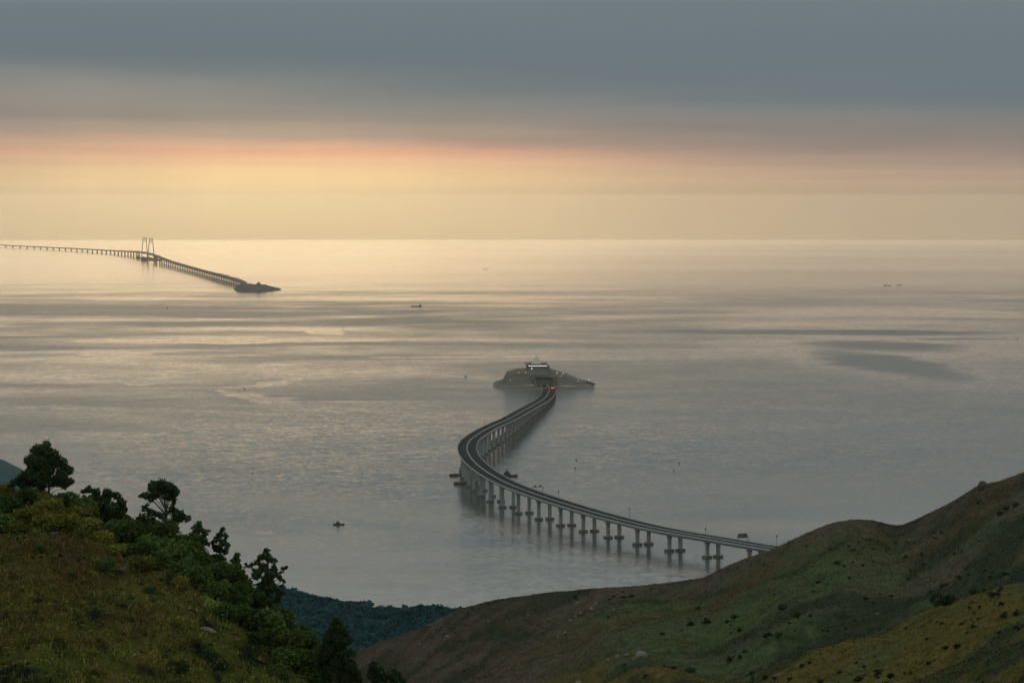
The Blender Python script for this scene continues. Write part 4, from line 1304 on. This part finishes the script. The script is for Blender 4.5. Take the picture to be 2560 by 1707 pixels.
def near_tree(name, label, base, blobs, mat=None, per=1050, size=.112, depth=1.0, seed=1, lean=0, cat='tree'):
    """a tree whose leaf clumps are placed one by one; base and clumps as sight lines on the hill"""
    rng = np.random.default_rng(seed)
    g = hit(LH.bvh, base[0] * K, base[1] * K)
    r = g.y if g else float(np.interp(base[0], [0, 400, 700, 1300], [298, 288, 276, 262])) + 2
    r = min(r, float(np.interp(base[0], [0, 400, 700, 1300], [298, 288, 276, 262])) + 3)
    gx = at_y(base[0] * K, base[1] * K, r)
    gz = drop(LH.bvh, gx.x, gx.y)
    root = tag(empty(name, (gx.x, gx.y, gz)), label, cat)
    o = Vector(root.location)
    m = r * K / FPX
    B = []
    for k, (x, y, s) in enumerate(blobs):
        q = at_y(x * K, y * K, r) - o
        B.append((q.x, rng.normal() * depth * s * m * .9, q.z, s * m * 1.12))
        for j in range(4):                                   # ragged twigs standing out of each clump
            d = rng.normal(size=3); d /= np.linalg.norm(d)
            B.append((q.x + d[0] * s * m * 1.05, d[1] * s * m * 1.3, q.z + d[2] * s * m * .95, s * m * rng.uniform(.25, .5)))
        near_ = sorted(blobs, key=lambda p: (p[0] - x) ** 2 + (p[1] - y) ** 2)[1:3]
        for x2, y2, s2 in near_:                             # growth filling the gap to its neighbours
            q2 = at_y((x + x2) / 2 * K, (y + y2) / 2 * K, r) - o
            B.append((q2.x, rng.normal() * depth * s * m, q2.z, (s + s2) * .5 * m * rng.uniform(.6, .95)))
        if s > 8:                                            # a clump behind and one before, for depth
            for sg in (-1, 1):
                B.append((q.x + rng.normal() * s * m * .4, sg * depth * s * m * rng.uniform(.8, 1.6), q.z + rng.normal() * s * m * .3, s * m * rng.uniform(.6, .85)))
    link('crown', crown_mesh('crown', B, per, size, rng, mat or M_TREE), root)
    top = max(b[2] for b in B); bot = min(b[2] for b in B); mx = float(np.mean([b[0] for b in B]))
    mb = MB()
    H_ = max(top, 1.0)
    trunk = [Vector((0, 0, -.6)), Vector((mx * .2, .05, H_ * .25)), Vector((mx * .6, -.05, H_ * .55)), Vector((mx, 0, H_ * .85))]
    w = max(.04, H_ * .02)
    mb.tube(trunk, [w * 1.25, w, w * .7, w * .25], 6)
    for b in B[::5]:
        k = float(np.clip((b[2] / H_) * .75, .15, .8))
        i = min(int(k * 3), 2); f = k * 3 - i
        a = trunk[i].lerp(trunk[i + 1], f)
        e = Vector(b[:3]); mid = a.lerp(e, .5) + Vector((0, 0, .12 * (e - a).length))
        mb.tube([a, mid, e], [w * .45, w * .3, w * .12], 4)
    mb.build('trunk', BARK, root)
    return root


near_tree('broadleaf_tree', 'big dense rounded dark tree topping the near hill at far left', (112, 1132),
          [(85, 1033, 13), (104, 1030, 12), (122, 1044, 14), (142, 1060, 13), (150, 1080, 13), (71, 1055, 12), (95, 1055, 15), (118, 1068, 16), (76, 1076, 12), (105, 1085, 15), (138, 1096, 13), (160, 1106, 9), (86, 1100, 11), (124, 1105, 12), (66, 1092, 7), (148, 1116, 8)], seed=2)
near_tree('broadleaf_tree', 'low dark tree leaning against the big rounded tree on its left', (62, 1135),
          [(45, 1098, 9), (60, 1090, 10), (80, 1100, 12), (60, 1111, 13), (34, 1108, 8), (95, 1114, 10), (24, 1116, 6)], seed=3)
near_tree('broadleaf_tree', 'broad ragged low tree between the rounded tree and umbrella tree', (238, 1200),
          [(204, 1124, 8), (224, 1129, 7), (248, 1134, 10), (268, 1138, 8), (280, 1152, 8), (214, 1146, 12), (240, 1154, 14), (264, 1164, 12), (198, 1150, 8), (226, 1170, 13), (285, 1168, 6), (190, 1130, 4), (210, 1175, 12), (255, 1180, 12)], seed=4)
near_tree('broadleaf_tree', 'umbrella shaped tree with a flat domed crown and lower side branch', (386, 1232),
          [(370, 1111, 12), (388, 1120, 12), (350, 1117, 11), (336, 1136, 8), (360, 1133, 12), (384, 1138, 12), (404, 1129, 9), (346, 1150, 5), (325, 1139, 5), (400, 1148, 6), (395, 1171, 8), (414, 1181, 9), (430, 1191, 7), (404, 1194, 9), (374, 1186, 8), (350, 1177, 8), (332, 1168, 7)], seed=5)
near_tree('broadleaf_tree', 'small tufted tree just right of the umbrella tree', (455, 1290),
          [(457, 1202, 6), (448, 1214, 7), (462, 1217, 7), (475, 1221, 6), (450, 1231, 9), (465, 1239, 8), (439, 1228, 4), (455, 1252, 10), (476, 1250, 5)], seed=6)
near_tree('broadleaf_tree', 'slim small tree with an open tapering crown, second right of the umbrella tree', (507, 1310),
          [(513, 1215, 4), (505, 1227, 6), (520, 1231, 4), (497, 1240, 6), (512, 1246, 7), (488, 1245, 4), (523, 1250, 5), (500, 1260, 8), (518, 1267, 6), (493, 1258, 5)], seed=7)
near_tree('broadleaf_tree', 'short tree between the slim tree and the open branched tree', (540, 1335),
          [(545, 1274, 6), (538, 1288, 8), (548, 1298, 7), (535, 1305, 8)], seed=8)
near_tree('broadleaf_tree', 'open branched tall tree standing out at the right end of the near ridge', (615, 1420),
          [(612, 1264, 6), (600, 1279, 7), (618, 1282, 8), (630, 1289, 6), (590, 1291, 6), (576, 1300, 4), (565, 1298, 4), (605, 1302, 10), (628, 1310, 8), (650, 1305, 4), (658, 1302, 3), (590, 1320, 9), (615, 1325, 11), (640, 1325, 6), (600, 1345, 10), (625, 1348, 9), (651, 1335, 4), (645, 1360, 7), (610, 1370, 11), (635, 1378, 8)], seed=9)
near_tree('conifer', 'tall dense dark conifer at the bottom, left of the wooded ridge', (780, 1640),
          [(775, 1424, 8), (765, 1440, 10), (788, 1445, 11), (755, 1462, 13), (780, 1465, 15), (800, 1470, 9), (750, 1490, 15), (780, 1495, 17), (806, 1500, 9), (745, 1520, 15), (775, 1525, 18), (805, 1530, 12), (818, 1545, 8), (740, 1550, 14), (790, 1555, 17), (826, 1562, 7)], seed=10)
near_tree('broadleaf_tree', 'leafy low tree at the bottom edge right of the conifer', (875, 1650),
          [(857, 1527, 9), (870, 1538, 10), (855, 1550, 12), (885, 1550, 9), (905, 1540, 6), (915, 1548, 5), (900, 1558, 9), (925, 1562, 7), (870, 1565, 12)], seed=12)


# bushes of the near hill: a few kinds grown once, then copied
def bush_proto(seed, mat, per, size, blobs=9):
    rng = np.random.default_rng(seed)
    B = [(0, 0, .45, .55)]
    for k in range(blobs):
        a = rng.uniform(0, 6.28); d = rng.uniform(.25, .72)
        B.append((d * math.cos(a), d * math.sin(a), rng.uniform(.2, .95) * (1 - .4 * d), rng.uniform(.25, .45)))
    me = crown_mesh('foliage', B, per, size, rng, mat)
    st = MB()
    for k in range(4):
        b = B[1 + k]
        st.tube([(b[0] * .15, b[1] * .15, -.4), (b[0] * .5, b[1] * .5, b[2] * .5), (b[0], b[1], b[2])], [.05, .035, .015], 4)
    return me, st.mesh('stem', BARK)


NEARB = {}
for key, mt in (('dark', M_BUSH), ('pale', M_PALE), ('olive', M_OLIVE)):
    NEARB[key] = [bush_proto(100 + 7 * i + len(key), mt, 1050, .095, 13) for i in range(4)]


def plant(name, proto, loc, scale, rz, label, cat, group):
    root = tag(empty(name, tuple(loc), rz), label, cat, group)
    root.scale = scale if hasattr(scale, '__len__') else (scale,) * 3
    link('foliage', proto[0], root)
    link('stem', proto[1], root)
    return root


BUSH = [(20, 1165, 26, 'dark'), (58, 1148, 22, 'dark'), (2, 1205, 30, 'dark'), (150, 1152, 22, 'dark'), (186, 1175, 24, 'dark'), (168, 1134, 14, 'dark'), (292, 1186, 20, 'dark'), (312, 1208, 26, 'dark'),
        (268, 1198, 25, 'dark'), (342, 1216, 28, 'dark'), (300, 1236, 28, 'dark'), (380, 1234, 28, 'dark'), (420, 1246, 24, 'dark'), (352, 1260, 30, 'dark'), (432, 1280, 28, 'dark'), (394, 1290, 28, 'dark'),
        (470, 1296, 24, 'dark'), (500, 1318, 24, 'dark'), (455, 1332, 26, 'dark'), (530, 1336, 22, 'dark'), (490, 1352, 26, 'dark'), (560, 1350, 24, 'dark'), (540, 1380, 26, 'dark'), (580, 1385, 26, 'dark'),
        (610, 1406, 26, 'dark'), (570, 1424, 28, 'dark'), (640, 1416, 24, 'dark'), (620, 1446, 28, 'dark'), (650, 1472, 28, 'dark'), (680, 1446, 22, 'dark'), (702, 1428, 18, 'dark'), (690, 1482, 26, 'dark'),
        (720, 1466, 16, 'dark'), (660, 1512, 26, 'dark'), (704, 1526, 26, 'dark'), (732, 1506, 22, 'dark'), (640, 1545, 20, 'dark'), (720, 1560, 26, 'dark'), (520, 1410, 24, 'dark'), (600, 1470, 22, 'dark'),
        (225, 1186, 20, 'dark'), (255, 1190, 20, 'dark'), (330, 1196, 20, 'dark'), (356, 1206, 22, 'dark'), (442, 1268, 20, 'dark'), (470, 1280, 18, 'dark'), (490, 1296, 18, 'dark'), (522, 1316, 18, 'dark'),
        (556, 1338, 18, 'dark'), (576, 1350, 18, 'dark'), (600, 1376, 20, 'dark'), (640, 1392, 18, 'dark'), (664, 1416, 16, 'dark'), (320, 1270, 24, 'dark'), (270, 1226, 22, 'dark'), (420, 1310, 24, 'dark'),
        (110, 1200, 26, 'olive'), (152, 1206, 26, 'olive'), (200, 1210, 24, 'olive'), (70, 1190, 24, 'olive'), (240, 1232, 22, 'olive'), (190, 1180, 20, 'olive'), (40, 1215, 22, 'olive'), (120, 1165, 20, 'olive'), (85, 1168, 18, 'olive'),
        (330, 1300, 20, 'olive'), (280, 1262, 22, 'olive'), (10, 1130, 16, 'olive'), (420, 1340, 18, 'olive')]
OWN = [(490, 1392, 24, 'pale', 'bright green bush at the middle of the near slope'), (468, 1374, 16, 'pale', 'smaller bright green bush left above another bright bush'), (690, 1512, 15, 'pale', 'pale green young bush in front of the dark conifer'),
       (412, 1528, 25, 'dark', 'round dark bush alone in the grass at the bottom'), (245, 1296, 24, 'dark', 'round dark bush between the two upper grey rocks'), (92, 1262, 20, 'dark', 'dark bush beside the upper left grey rock'),
       (345, 1352, 16, 'dark', 'low dark bush right of the middle grey rock'), (450, 1470, 14, 'olive', 'olive bush at the edge of the flat pinkish rock')]
for i, it in enumerate(BUSH + OWN):
    x, y, s, kind = it[:4]
    g = hit(LH.bvh, x * K, (y + s * .55) * K)
    if g is None or g.y > 320:
        g = at_y(x * K, (y + s * .5) * K, float(np.interp(x, [0, 400, 700, 1300], [300, 290, 279, 265])))
    z = drop(LH.bvh, g.x, g.y)
    m = g.y * K / FPX
    sc = s * m * (1.12 if len(it) == 5 else 1.62 if kind == 'olive' else 1.8)
    zz = min(z, g.z)
    if len(it) == 5:
        lab, grp = it[4], None
    elif kind == 'dark':
        place = ('beside the big rounded tree' if x < 195 else 'under the ragged low tree' if x < 300 and y < 1240 else 'around the foot of the umbrella tree' if x < 425 and y < 1262 else
                 'on the slope below the umbrella tree' if x < 445 else 'under the small tufted and slim trees' if x < 545 and y < 1345 else 'on the slope left below the open branched tree' if x < 600 and y < 1440 else
                 'under the open branched tree' if y < 1455 else 'left beside the dark conifer')
        lab, grp = 'dark green thicket bush ' + place, 'dark bushes of the near ridge thicket'
    else:
        lab = 'olive green bush ' + ('at the left edge of the near slope' if x < 90 else 'on the near slope below the big rounded tree' if x < 175 else 'below the ragged low tree' if x < 270 else 'in the grass below the umbrella tree')
        grp = 'olive bushes on the upper near slope'
    plant('bush', NEARB[kind][i % 4], (g.x, g.y, zz - .05), (sc, sc, sc * RNG.uniform(.8, 1.15)), RNG.uniform(0, 6.28), lab, 'bush', grp)


# grass, fern and bracken over the near slope: nobody could count it
def near_grass():
    rng = np.random.default_rng(5)
    n = 163000
    ci = rng.uniform((-420 + 2500) / 6.0, (940 + 2500) / 6.0, n); ri = rng.uniform(62, 121, n)
    P = LH.at(ci, ri)
    # clumping
    dens = fbm(P[:, 0] / 1.1, P[:, 1] / 1.3, 61)
    keep = rng.random(n) < .55 + 1.2 * dens
    P = P[keep]; n = len(P)
    tall = np.clip(.5 + 1.3 * fbm(P[:, 0] / 2.2, P[:, 1] / 2.8, 62), .15, 1.3)
    col = LH.veg(P) * rng.uniform(.65, 1.45, (n, 1))
    # upright blades
    nb = int(n * .36)
    B = P[:nb]; h = (.16 + .46 * tall[:nb]) * rng.uniform(.6, 1.3, nb)
    a = rng.uniform(0, 6.28, nb); w = rng.uniform(.03, .085, nb)
    side = np.stack([np.cos(a), np.sin(a), 0 * a], -1) * w[:, None]
    lean = rng.normal(size=(nb, 3)) * .33; lean[:, 2] = 1
    tip = B + lean * h[:, None]
    mid = B + lean * h[:, None] * .55 - np.array([0, 0, 1]) * 0
    mid[:, :2] -= (tip - B)[:, :2] * .12
    V1 = np.stack([B - side, B + side, mid + side * .8, tip, ], 1).reshape(-1, 3)
    # leafy bracken
    Cc = P[nb:].copy(); Cc[:, 2] += rng.uniform(.02, 1, n - nb) * .5 * tall[nb:]
    V2, _ = leaf_quads(Cc, .115, rng, flat=.3, aspect=.5)
    # low tussocks and fern clumps standing among it
    k = 2050
    T = LH.at(rng.uniform((-420 + 2500) / 6.0, (940 + 2500) / 6.0, k), rng.uniform(64, 121, k))
    per = 46
    d = rng.normal(size=(k, per, 3)); d /= np.linalg.norm(d, axis=2)[..., None]; d[..., 2] = np.abs(d[..., 2]) * .8
    rad = (rng.random(k) ** 2 * .75 + .18)
    C3 = (T[:, None] + d * rad[:, None, None] * rng.uniform(.55, 1.1, (k, per, 1))).reshape(-1, 3)
    pal = np.array([(0.09, 0.075, 0.026), (0.055, 0.072, 0.02), (0.024, 0.042, 0.016), (0.07, 0.052, 0.022), (0.085, 0.095, 0.028), (0.034, 0.05, 0.018)])
    c3 = np.repeat(pal[rng.integers(0, 6, k)], per, 0) * rng.uniform(.6, 1.4, (k * per, 1))
    V3, _ = leaf_quads(C3, .11, rng, aspect=.5)
    col = np.vstack([col, c3])
    V = np.vstack([V1, V2, V3]); Q = np.arange(len(V)).reshape(-1, 4)
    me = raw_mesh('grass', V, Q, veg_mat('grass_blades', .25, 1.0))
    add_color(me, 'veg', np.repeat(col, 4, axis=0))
    tag(link('grass', me), 'rough olive and brown grass over the near slope', kind='stuff')


near_grass()


def far_grass():
    rng = np.random.default_rng(6)
    n = 85000
    ci = rng.uniform((800 - 560) / 8.0, (2420 - 560) / 8.0, n); ri = rng.uniform(44, 145, n)
    P = RH.at(ci, ri)
    tt = np.interp(ri, np.arange(len(RH.t)), RH.t); pxx = 560 + 8 * ci
    col = RH.veg(P, tt, pxx) * rng.uniform(.85, 1.7, (n, 1))
    h = rng.uniform(.2, .75, n)
    Cc = P.copy(); Cc[:, 2] += h * .4
    V, Q = leaf_quads(Cc, .27, rng, flat=-.2, aspect=.6)
    me = raw_mesh('scrub', V, Q, veg_mat('scrub_blades', .15, .3))
    add_color(me, 'veg', np.repeat(col, 4, axis=0))
    tag(link('scrub', me), 'low scrub and grass clothing the right hill', kind='stuff')


far_grass()

# shrubs dotted over the right hill
FARB = [bush_proto(300 + i, M_FAR, 140, .2, 8) for i in range(5)]
Z8 = lambda a, b: (1960 + a / 2.765, 1140 + b / 2.765)
Z7 = lambda a, b: (1400 + a / 3.853, 1300 + b / 3.853)
SPOT = [(*Z8(a, b), s) for a, b, s in ((1035, 530, 20), (1130, 572, 14), (450, 622, 18), (478, 650, 16), (770, 600, 18), (870, 592, 14), (840, 695, 26), (955, 682, 18), (1180, 675, 20), (1225, 662, 18), (365, 735, 26), (725, 675, 12),
                                       (860, 845, 26), (1210, 840, 24), (1100, 895, 26), (1315, 935, 40), (1440, 955, 44), (1500, 910, 24), (1525, 820, 24), (1600, 1090, 34), (1525, 1100, 36), (1500, 1020, 28),
                                       (1345, 1120, 20), (1230, 1160, 22), (565, 985, 18), (740, 965, 20), (240, 870, 26), (90, 1095, 22), (265, 1205, 16), (425, 1190, 20), (455, 835, 14), (125, 1445, 22), (1000, 1430, 24), (730, 1520, 44),
                                       (520, 1540, 44), (1200, 1310, 36), (1120, 1320, 34), (645, 1500, 36), (1305, 1180, 26), (1490, 1215, 26), (1610, 1180, 30), (1000, 405, 14), (1040, 565, 12), (1600, 340, 34), (1540, 365, 30), (1500, 395, 26),
                                       (1330, 300, 14), (605, 640, 16), (650, 590, 14), (590, 610, 12), (320, 640, 16), (1640, 560, 16), (1390, 790, 20), (1440, 800, 16), (1270, 820, 18), (550, 755, 18), (610, 725, 14), (790, 735, 16), (970, 750, 18),
                                       (1280, 1050, 22), (390, 1490, 26), (250, 1555, 30), (40, 1540, 26), (830, 1500, 18))]
SPOT += [(*Z7(a, b), s * 1.39) for a, b, s in ((1320, 850, 18), (1690, 930, 24), (1610, 975, 20), (1410, 980, 26), (1250, 1000, 26), (1730, 1060, 22), (980, 1095, 14), (2150, 850, 34), (2290, 915, 30), (1640, 1345, 22), (1730, 1320, 20),
                                               (1780, 1260, 18), (1990, 1110, 28), (2110, 1100, 26), (1970, 1520, 26), (1840, 1470, 22), (1240, 1450, 30), (1100, 1420, 20), (820, 1500, 16), (150, 745, 14), (700, 730, 16), (600, 740, 14), (480, 760, 14))]
SPOT += [(600 + a / 2.94, 1300 + b / 2.94, s) for a, b, s in ((1700, 640, 10), (1770, 618, 13), (1830, 610, 12), (1880, 600, 11), (1930, 585, 14), (1975, 578, 12), (2040, 568, 12), (2155, 545, 10), (1650, 1105, 18), (1850, 1140, 14))]
NAMED = {15: 'wide dark shrub above the cluster on the right slope', 16: 'largest dark shrub cluster at the far right of the slope', 33: 'large dark shrub at the bottom on the olive spur', 34: 'broad shrub on the bottom edge left of the olive spur',
         41: 'single dark shrub standing on the skyline left of the skyline boulder', 2: 'upper one of two close shrubs under the rounded knoll', 3: 'lower one of two close shrubs under the rounded knoll', 10: 'round dark shrub low under the rounded knoll'}
rr = np.random.default_rng(8)
extra = []
while len(extra) < 110:
    x = rr.uniform(1500, 2545); y = rr.uniform(1230, 1690)
    if rr.random() < .6:                                     # most stand near others
        q_ = SPOT[rr.integers(0, len(SPOT))]; x = q_[0] + rr.normal() * 16; y = q_[1] + rr.normal() * 9
    extra.append((x, y, rr.uniform(8, 22)))
BIG = hit(RH.bvh, *Z8(1095, 1035))
for i, (x, y, s) in enumerate(SPOT + extra):
    s_ = s / 2.765 * .5 if i < len(SPOT) else s / 2.765 * .5
    g = hit(RH.bvh, x, y + s_ * .5)
    if g is None: continue
    m = g.y / FPX
    sc = max(.7, s_ * m * (2.0 if i < len(SPOT) else 1.7))
    dx_, dy_ = x / K, y / K
    spur_y = np.interp(dx_, [1180, 1290, 1400, 1480, 1560, 1650, 1750, 1840, 1960, 2110, 2250, 2352], [1578, 1552, 1514, 1509, 1530, 1553, 1536, 1505, 1466, 1416, 1385, 1358])
    row_ = 'upper' if dy_ < spur_y - 110 else 'lower'
    size_ = 'tiny dark shrub' if s < 13 else 'small dark shrub' if s < 22 else 'middling dark shrub' if s < 32 else 'large dark shrub'
    place = ('on the olive spur at the bottom right' if dy_ > spur_y - 4 and dx_ > 1750 else 'on the low spur near the pale boulders' if dy_ > spur_y - 4 else 'on the crest line of the brown left flank' if dx_ < 1330 else 'on the %s slope left of the knoll' % row_ if dx_ < 1780 else
             'on the %s slope under the rounded knoll' % row_ if dx_ < 2010 else 'on the %s slope below the saddle' % row_ if dx_ < 2160 else 'on the %s slope under the skyline boulder' % row_)
    lab = NAMED.get(i, size_ + ' ' + place)
    plant('shrub', FARB[i % 5], (g.x, g.y, g.z - .1), (sc, sc, sc * rr.uniform(.8, 1.1)), rr.uniform(0, 6.28), lab, 'shrub', 'shrubs dotted over the right hill')
if BIG:
    plant('shrub', FARB[1], tuple(BIG), (4.4, 4.4, 4.0), .4, 'big round dark shrub alone in the middle of the right slope', 'shrub', 'shrubs dotted over the right hill')


# the wood on the ridge: crowns in the mass, and the trees one can tell apart on its skyline
def wood():
    rng = np.random.default_rng(9)
    n = 4000
    ci = rng.uniform(60, 192, n); ri = 70 - 58 * rng.random(n) ** 1.3
    P = FH.at(ci, ri)
    C = []; tn = []
    for p in P:
        k = 26; R_ = rng.uniform(2.2, 4.2)
        d = rng.normal(size=(k, 3)); d /= np.linalg.norm(d, axis=1)[:, None]; d[:, 2] = np.abs(d[:, 2]) * .9
        C.append(p + np.array([0, 0, .5]) + d * R_ * rng.uniform(.7, 1.1, (k, 1)))
        tn.append(np.clip(rng.normal(.45, .10) + .08 * rng.normal(size=k), 0, 1))
    C = np.vstack(C); tn = np.concatenate(tn)
    V, Q = leaf_quads(C, 1.25, rng, aspect=.8)
    me = raw_mesh('wood', V, Q, M_WOOD, False, {'tint': np.repeat(tn, 4)})
    tag(link('wood', me), 'dense wood covering the blue green ridge', kind='stuff')
    protos = []
    for k in range(4):
        B = [(0, 0, 3.6, 1.9)] + [(rng.normal() * 1.6, rng.normal() * 1.6, rng.uniform(2.4, 5.4), rng.uniform(.9, 1.6)) for _ in range(6)]
        cm = crown_mesh('crown', B, 26, .5, rng, M_WOOD, shell=.4)
        tm = MB().tube([(0, 0, -1), (.1, 0, 2), (0, .1, 4.4)], [.3, .22, .1], 5).mesh('trunk', BARK)
        protos.append((cm, tm))
    xs = [652, 662, 676, 690, 704, 716, 733, 748, 756, 772, 788, 800, 806, 824, 838, 850, 862, 878, 892, 904, 918, 930, 946, 952, 968, 984, 996, 1010, 1022, 1036, 1048, 1056]
    s0 = rng.uniform(.4, .85, len(xs))
    for i, x in enumerate(xs):
        c = (x + 304) / 8.0
        p = FH.at(np.array([c]), np.array([68.5 + rng.uniform(-1, .8)]))[0]
        lab = ('bushy ' if s0[i] > .62 else 'low ') + 'skyline tree ' + ('at the left end of the wooded ridge' if x < 735 else 'left of the middle of the wooded ridge' if x < 845 else 'right of the middle of the wooded ridge' if x < 950 else 'at the right end of the wooded ridge by the brown hill')
        grp = 'skyline trees of the wooded ridge'
        root = tag(empty('ridge_tree', tuple(p), rng.uniform(0, 6.28)), lab, 'tree', grp)
        s = s0[i]; root.scale = (s * 1.1, s * 1.1, s)
        link('crown', protos[i % 4][0], root); link('trunk', protos[i % 4][1], root)


wood()


# ------------------------------------------------------------------ rocks
def rock_mesh(seed, squash=.7, n=2, rough=.16):
    rng = np.random.default_rng(seed)
    bm = bmesh.new()
    bmesh.ops.create_icosphere(bm, subdivisions=n, radius=1.0)
    o = rng.uniform(0, 50, 3)
    for v in bm.verts:
        c = np.array(v.co)
        k = 1 + rough * 2 * float(fbm(np.array([c[0] * 1.1 + o[0] + c[2]]), np.array([c[1] * 1.1 + o[1] - c[2] * .7]), seed, 3)[0])
        v.co = Vector((c[0] * k, c[1] * k, c[2] * k * squash))
    me = bpy.data.meshes.new('rock')
    bm.to_mesh(me); bm.free()
    return me


ROCKM = material('granite', (0.105, 0.097, 0.086), 0.9, 0.2, vary=0.35, vscale=0.9)
ROCKD = material('dark_granite', (0.030, 0.029, 0.025), 0.9, 0.2, vary=0.4, vscale=1.2)  # darker granite for the skyline boulder and two near rocks
PINKR = material('pinkish_granite', (0.080, 0.063, 0.054), 0.9, 0.2, vary=0.25, vscale=1.0)


def rock(px, py, wpx, hpx, bvh, label, mat, seed, group=None, name='boulder'):
    g = hit(bvh, px, py + hpx * .25)
    if g is None: return
    m = g.y / FPX
    me = rock_mesh(seed, 1.0, 3 if wpx > 14 else 2)
    me.materials.append(mat)
    o = tag(link(name, me, None, (g.x, g.y, g.z + hpx * m * .1)), label, 'rock', group)
    o.scale = (wpx * m * .5, wpx * m * .45, hpx * m * .55)
    o.rotation_euler = (.22 * math.sin(seed * 2.1), .3 * math.sin(seed * 1.7 + 1), seed * 1.3 % 6.28)


rock(1605, 1635, 34, 26, RH.bvh, 'biggest pale boulder at the bottom of the right hill', ROCKM, 1)
rock(1584, 1645, 9, 9, RH.bvh, 'small pale boulder touching the biggest one on its left', ROCKM, 2)
rock(1543, 1640, 12, 14, RH.bvh, 'upright pale boulder left of the biggest boulder', ROCKM, 3)
rock(1521, 1648, 10, 9, RH.bvh, 'pale boulder left of the upright boulder', ROCKM, 4)
rock(1566, 1636, 13, 5, RH.bvh, 'flat pale slab between the upright and biggest boulders', ROCKM, 5)
rock(1532, 1678, 6, 6, RH.bvh, 'small bright rock below the row of pale boulders', ROCKM, 6)
rock(1488, 1676, 9, 4, RH.bvh, 'low flat rock left below the row of boulders', ROCKM, 7)
rock(1447, 1704, 16, 8, RH.bvh, 'rounded rock cut by the bottom edge of the picture', ROCKM, 8)
rock(2456, 1214, 26, 30, RH.bvh, 'dark boulder standing on the right hill skyline', ROCKD, 14)
rock(2193, 1533, 7, 4, RH.bvh, 'small pale rock on the middle of the right slope', ROCKM, 10)
rock(1693, 1511, 5, 4, RH.bvh, 'tiny pale rock under the saddle of the right hill', ROCKM, 11)
PALE = [(1443, 1506, 14, 5), (1452, 1531, 8, 6), (1478, 1520.6, 12, 8), (1489.5, 1507.6, 9, 8), (1493, 1492, 7, 6), (1535, 1523, 8, 7), (1426, 1550, 9, 9), (1439, 1541, 7, 6), (1413, 1581.6, 13, 7), (1592, 1528, 4, 3),
        (1076, 1562, 13, 4), (1086, 1579, 6, 4), (1120, 1591, 14, 7), (1051, 1609.5, 6, 7), (1222, 1552, 9, 6), (1267, 1553, 5, 4), (1239, 1591, 4, 4), (984, 1611, 5, 4), (1396, 1591, 5, 6), (1013, 1637, 4, 3), (1042, 1643, 5, 3),
        (1060, 1613, 5, 3), (1105, 1562, 7, 3), (1112, 1597, 6, 5), (1470, 1532, 6, 5), (1484, 1514, 6, 5), (1097, 1568, 4, 3), (1180, 1543, 5, 3), (1320, 1536, 5, 3)]
for i, (x, y, w, h) in enumerate(PALE):
    big_ = 'larger pale rock' if w > 8 else 'small pale rock'
    lab = big_ + (' of the outcrop below the crest, left of the viaduct end' if x > 1400 and y < 1535 else ' below the crest outcrop on the right hill' if x > 1400 else ' on the brown flank close to the wooded ridge' if x < 1130 and y < 1585 else ' low on the brown flank above the leafy low tree' if x < 1130 else ' high on the brown flank below its crest')
    grp = 'outcrop rocks below the crest' if x > 1400 else 'rocks scattered on the brown flank'
    rock(x, y, w, h, RH.bvh, lab, ROCKM, 20 + i, grp, 'rock')
rock(128 + 4, 1336, 22, 22, LH.bvh, 'grey rock half grown over at the upper left of the near slope', ROCKD, 61)
rock(308, 1425, 30, 18, LH.bvh, 'slanting grey rock in the grass at the middle of the near slope', ROCKD, 62)
rock(519, 1573, 44, 15, LH.bvh, 'flat pinkish rock bare in the grass of the near slope', PINKR, 63)
